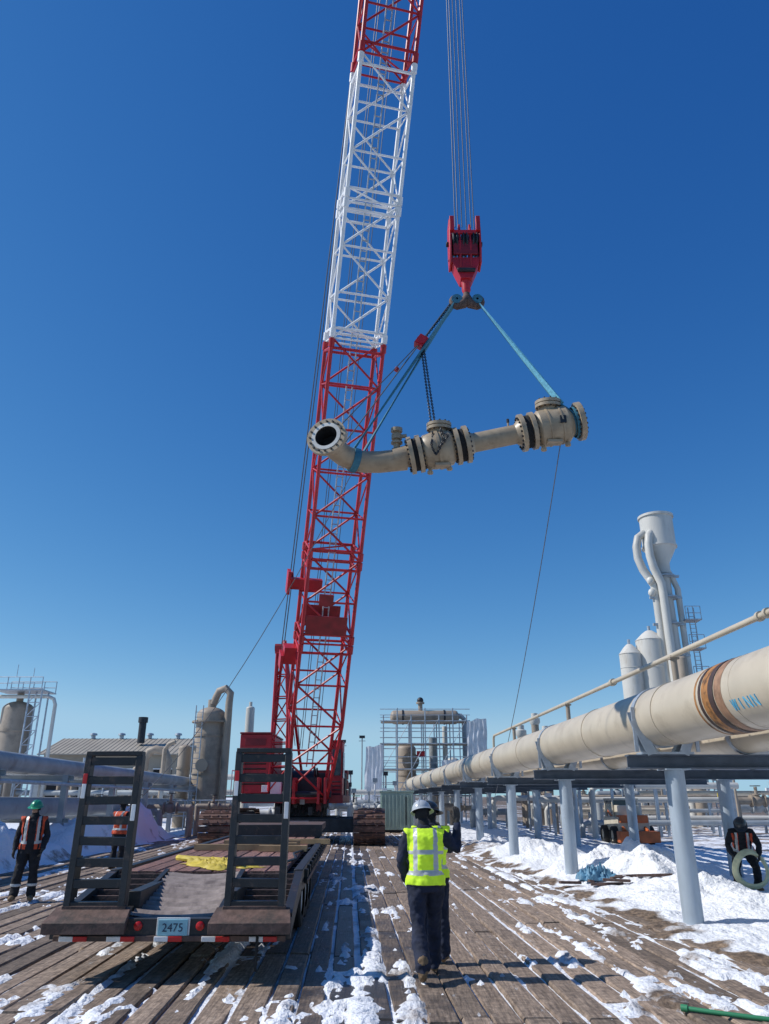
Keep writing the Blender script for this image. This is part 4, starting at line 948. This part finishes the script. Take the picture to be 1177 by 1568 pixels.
    for s_,sd in(('L',-1),('R',1)):
        W=g('wr'+s_); d_=J.get('hd'+s_, tuple(W-g('el'+s_))); nn=J.get('hn'+s_,(-sd*1.0,0.3,0))
        hm=hand(W+Vector(d_).normalized()*.03,d_,nn,J.get('curl'+s_,.6),sd); hm.materials.append(st.get('glove',GLOVE))
        for p in hm.polygons: p.use_smooth=True
        o=bpy.data.objects.new('hand_'+s_,hm); scene.collection.objects.link(o); o.parent=E
    return E
base=dict(pel=(0,0,.95),neck=(0,.03,1.49),head=(0,.06,1.63),shL=(-.185,.02,1.42),elL=(-.265,-.04,1.15),wrL=(-.275,.05,.92),shR=(.185,.02,1.42),elR=(.265,-.04,1.15),wrR=(.275,.05,.92),
 hipL=(-.095,0,.92),knL=(-.12,.03,.5),anL=(-.13,-.01,.1),toeL=(-.15,.17,.05),hipR=(.095,0,.92),knR=(.12,.03,.5),anR=(.13,-.01,.1),toeR=(.15,.17,.05))
J=dict(base); J.update(knL=(-.09,-.02,.5),anL=(-.06,-.34,.15),toeL=(-.05,-.18,.06),knR=(.1,.2,.52),anR=(.1,.36,.1),toeR=(.11,.54,.06),elR=(.36,.08,1.27),wrR=(.385,.16,1.53),hdR=(0.0,.05,1),hnR=(-.3,1,0),elL=(-.27,.03,1.16),wrL=(-.22,.19,.96),head=(-.02,.07,1.635),face=(.25,1,-.05),curlR=.5)
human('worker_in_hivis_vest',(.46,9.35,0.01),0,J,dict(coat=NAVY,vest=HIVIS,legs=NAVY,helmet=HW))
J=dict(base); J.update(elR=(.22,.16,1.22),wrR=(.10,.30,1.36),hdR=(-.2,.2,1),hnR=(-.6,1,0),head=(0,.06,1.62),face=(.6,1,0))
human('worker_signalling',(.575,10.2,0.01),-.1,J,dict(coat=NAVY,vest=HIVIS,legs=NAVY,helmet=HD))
J=dict(base); J.update(wrL=(-.24,.1,.93),knR=(.14,.06,.5),anR=(.17,.04,.1),toeR=(.2,.21,.05),face=(.25,1,.1))
human('worker_in_green_helmet',(-6.85,15.9,.02),math.radians(195),J,dict(coat=DNAVY,vest=OVEST,legs=DNAVY,helmet=HG,open=True,legstripe=True))
J=dict(base); J.update(elR=(.3,.1,1.2),wrR=(.2,.3,1.28),hdR=(-.5,1,.2),elL=(-.3,.1,1.2),wrL=(-.18,.32,1.22),hdL=(.5,1,.2))
human('worker_holding_tag_line',(-7.35,22.6,.02),math.radians(-20),J,dict(coat=DNAVY,vest=OVEST,legs=DNAVY,helmet=HD))
J=dict(base); J.update(pel=(0,-.16,.78),neck=(0,.22,1.17),head=(0,.33,1.27),face=(0,1,-.6),shL=(-.185,.19,1.12),elL=(-.30,.27,.88),wrL=(-.25,.44,.72),shR=(.185,.19,1.12),elR=(.30,.27,.88),wrR=(.24,.44,.72),
 hipL=(-.1,-.16,.75),knL=(-.19,.14,.45),anL=(-.2,-.06,.1),toeL=(-.24,.12,.05),hipR=(.1,-.16,.75),knR=(.19,.14,.45),anR=(.2,-.06,.1),toeR=(.24,.12,.05),curlL=1.3,curlR=1.3,hdL=(0.1,.5,-.8),hdR=(-.1,.5,-.8))
wx,wy=7.5,17.2
human('worker_with_hose_coil',(wx,wy,H(wx,wy)-.06),math.radians(160),J,dict(coat=DNAVY,vest=OVEST,legs=DNAVY,helmet=HD,open=True))
b=B(); cz=H(wx,wy-.5)+.40; cc=V(wx-.12,wy-.55,cz)
for k_ in range(3):
    b.tube([cc+V((.30+.02*k_)*math.cos(a),.035*k_+.05*math.sin(a*2),(.30+.02*k_)*math.sin(a)) for a in [i*math.pi/16 for i in range(33)]],.034,COIL,10,caps=False)
b.obj('hose_coil')
# ------------------------------------------------------------------ camera, sun, sky
cam=bpy.data.cameras.new('camera'); co=bpy.data.objects.new('camera',cam); scene.collection.objects.link(co)
cam.sensor_fit='VERTICAL'; cam.sensor_height=24; cam.lens=24*1150/1568; cam.clip_end=5000; cam.clip_start=.05
co.location=(0,0,1.8); co.rotation_euler=(math.radians(90+21),0,0); scene.camera=co
EL=math.radians(43); AZ=math.radians(-92)
sd=V(math.sin(AZ)*math.cos(EL),math.cos(AZ)*math.cos(EL),math.sin(EL))
su=bpy.data.lights.new('sun','SUN'); su.energy=4.4; su.angle=math.radians(.5); su.color=(1,.965,.91)
so=bpy.data.objects.new('sun',su); scene.collection.objects.link(so); so.rotation_euler=sd.to_track_quat('Z','Y').to_euler()
w=bpy.data.worlds.new('World'); scene.world=w; w.use_nodes=True; n=w.node_tree.nodes; l=w.node_tree.links
sk=n.new('ShaderNodeTexSky'); sk.sky_type='NISHITA'; sk.sun_disc=False; sk.sun_elevation=EL; sk.sun_rotation=AZ; sk.altitude=1800; sk.air_density=1.0; sk.dust_density=.2; sk.ozone_density=3.0
sp_=n.new('ShaderNodeSeparateColor'); cb=n.new('ShaderNodeCombineColor'); l.new(sk.outputs[0],sp_.inputs[0])
for i,(k1,k2,gm,mxv) in enumerate(((3.6,.30,1.75,3.6),(6.2,.1875,1.12,5.9),(8.0,.14,.68,8.2))):   # hand-set contrast per channel on the sky colour
    a=n.new('ShaderNodeMath'); a.operation='MULTIPLY'; a.inputs[1].default_value=k2; l.new(sp_.outputs[i],a.inputs[0])
    p=n.new('ShaderNodeMath'); p.operation='POWER'; p.inputs[1].default_value=gm; l.new(a.outputs[0],p.inputs[0])
    c=n.new('ShaderNodeMath'); c.operation='MULTIPLY'; c.inputs[1].default_value=k1; l.new(p.outputs[0],c.inputs[0])
    s_=n.new('ShaderNodeMath'); s_.operation='SMOOTH_MIN'; s_.inputs[1].default_value=mxv; s_.inputs[2].default_value=1.0; l.new(c.outputs[0],s_.inputs[0])
    l.new(s_.outputs[0],cb.inputs[i])
l.new(cb.outputs[0],n['Background'].inputs[0]); n['Background'].inputs[1].default_value=.1
scene.view_settings.view_transform='Standard'; scene.view_settings.look='None'; scene.view_settings.exposure=0
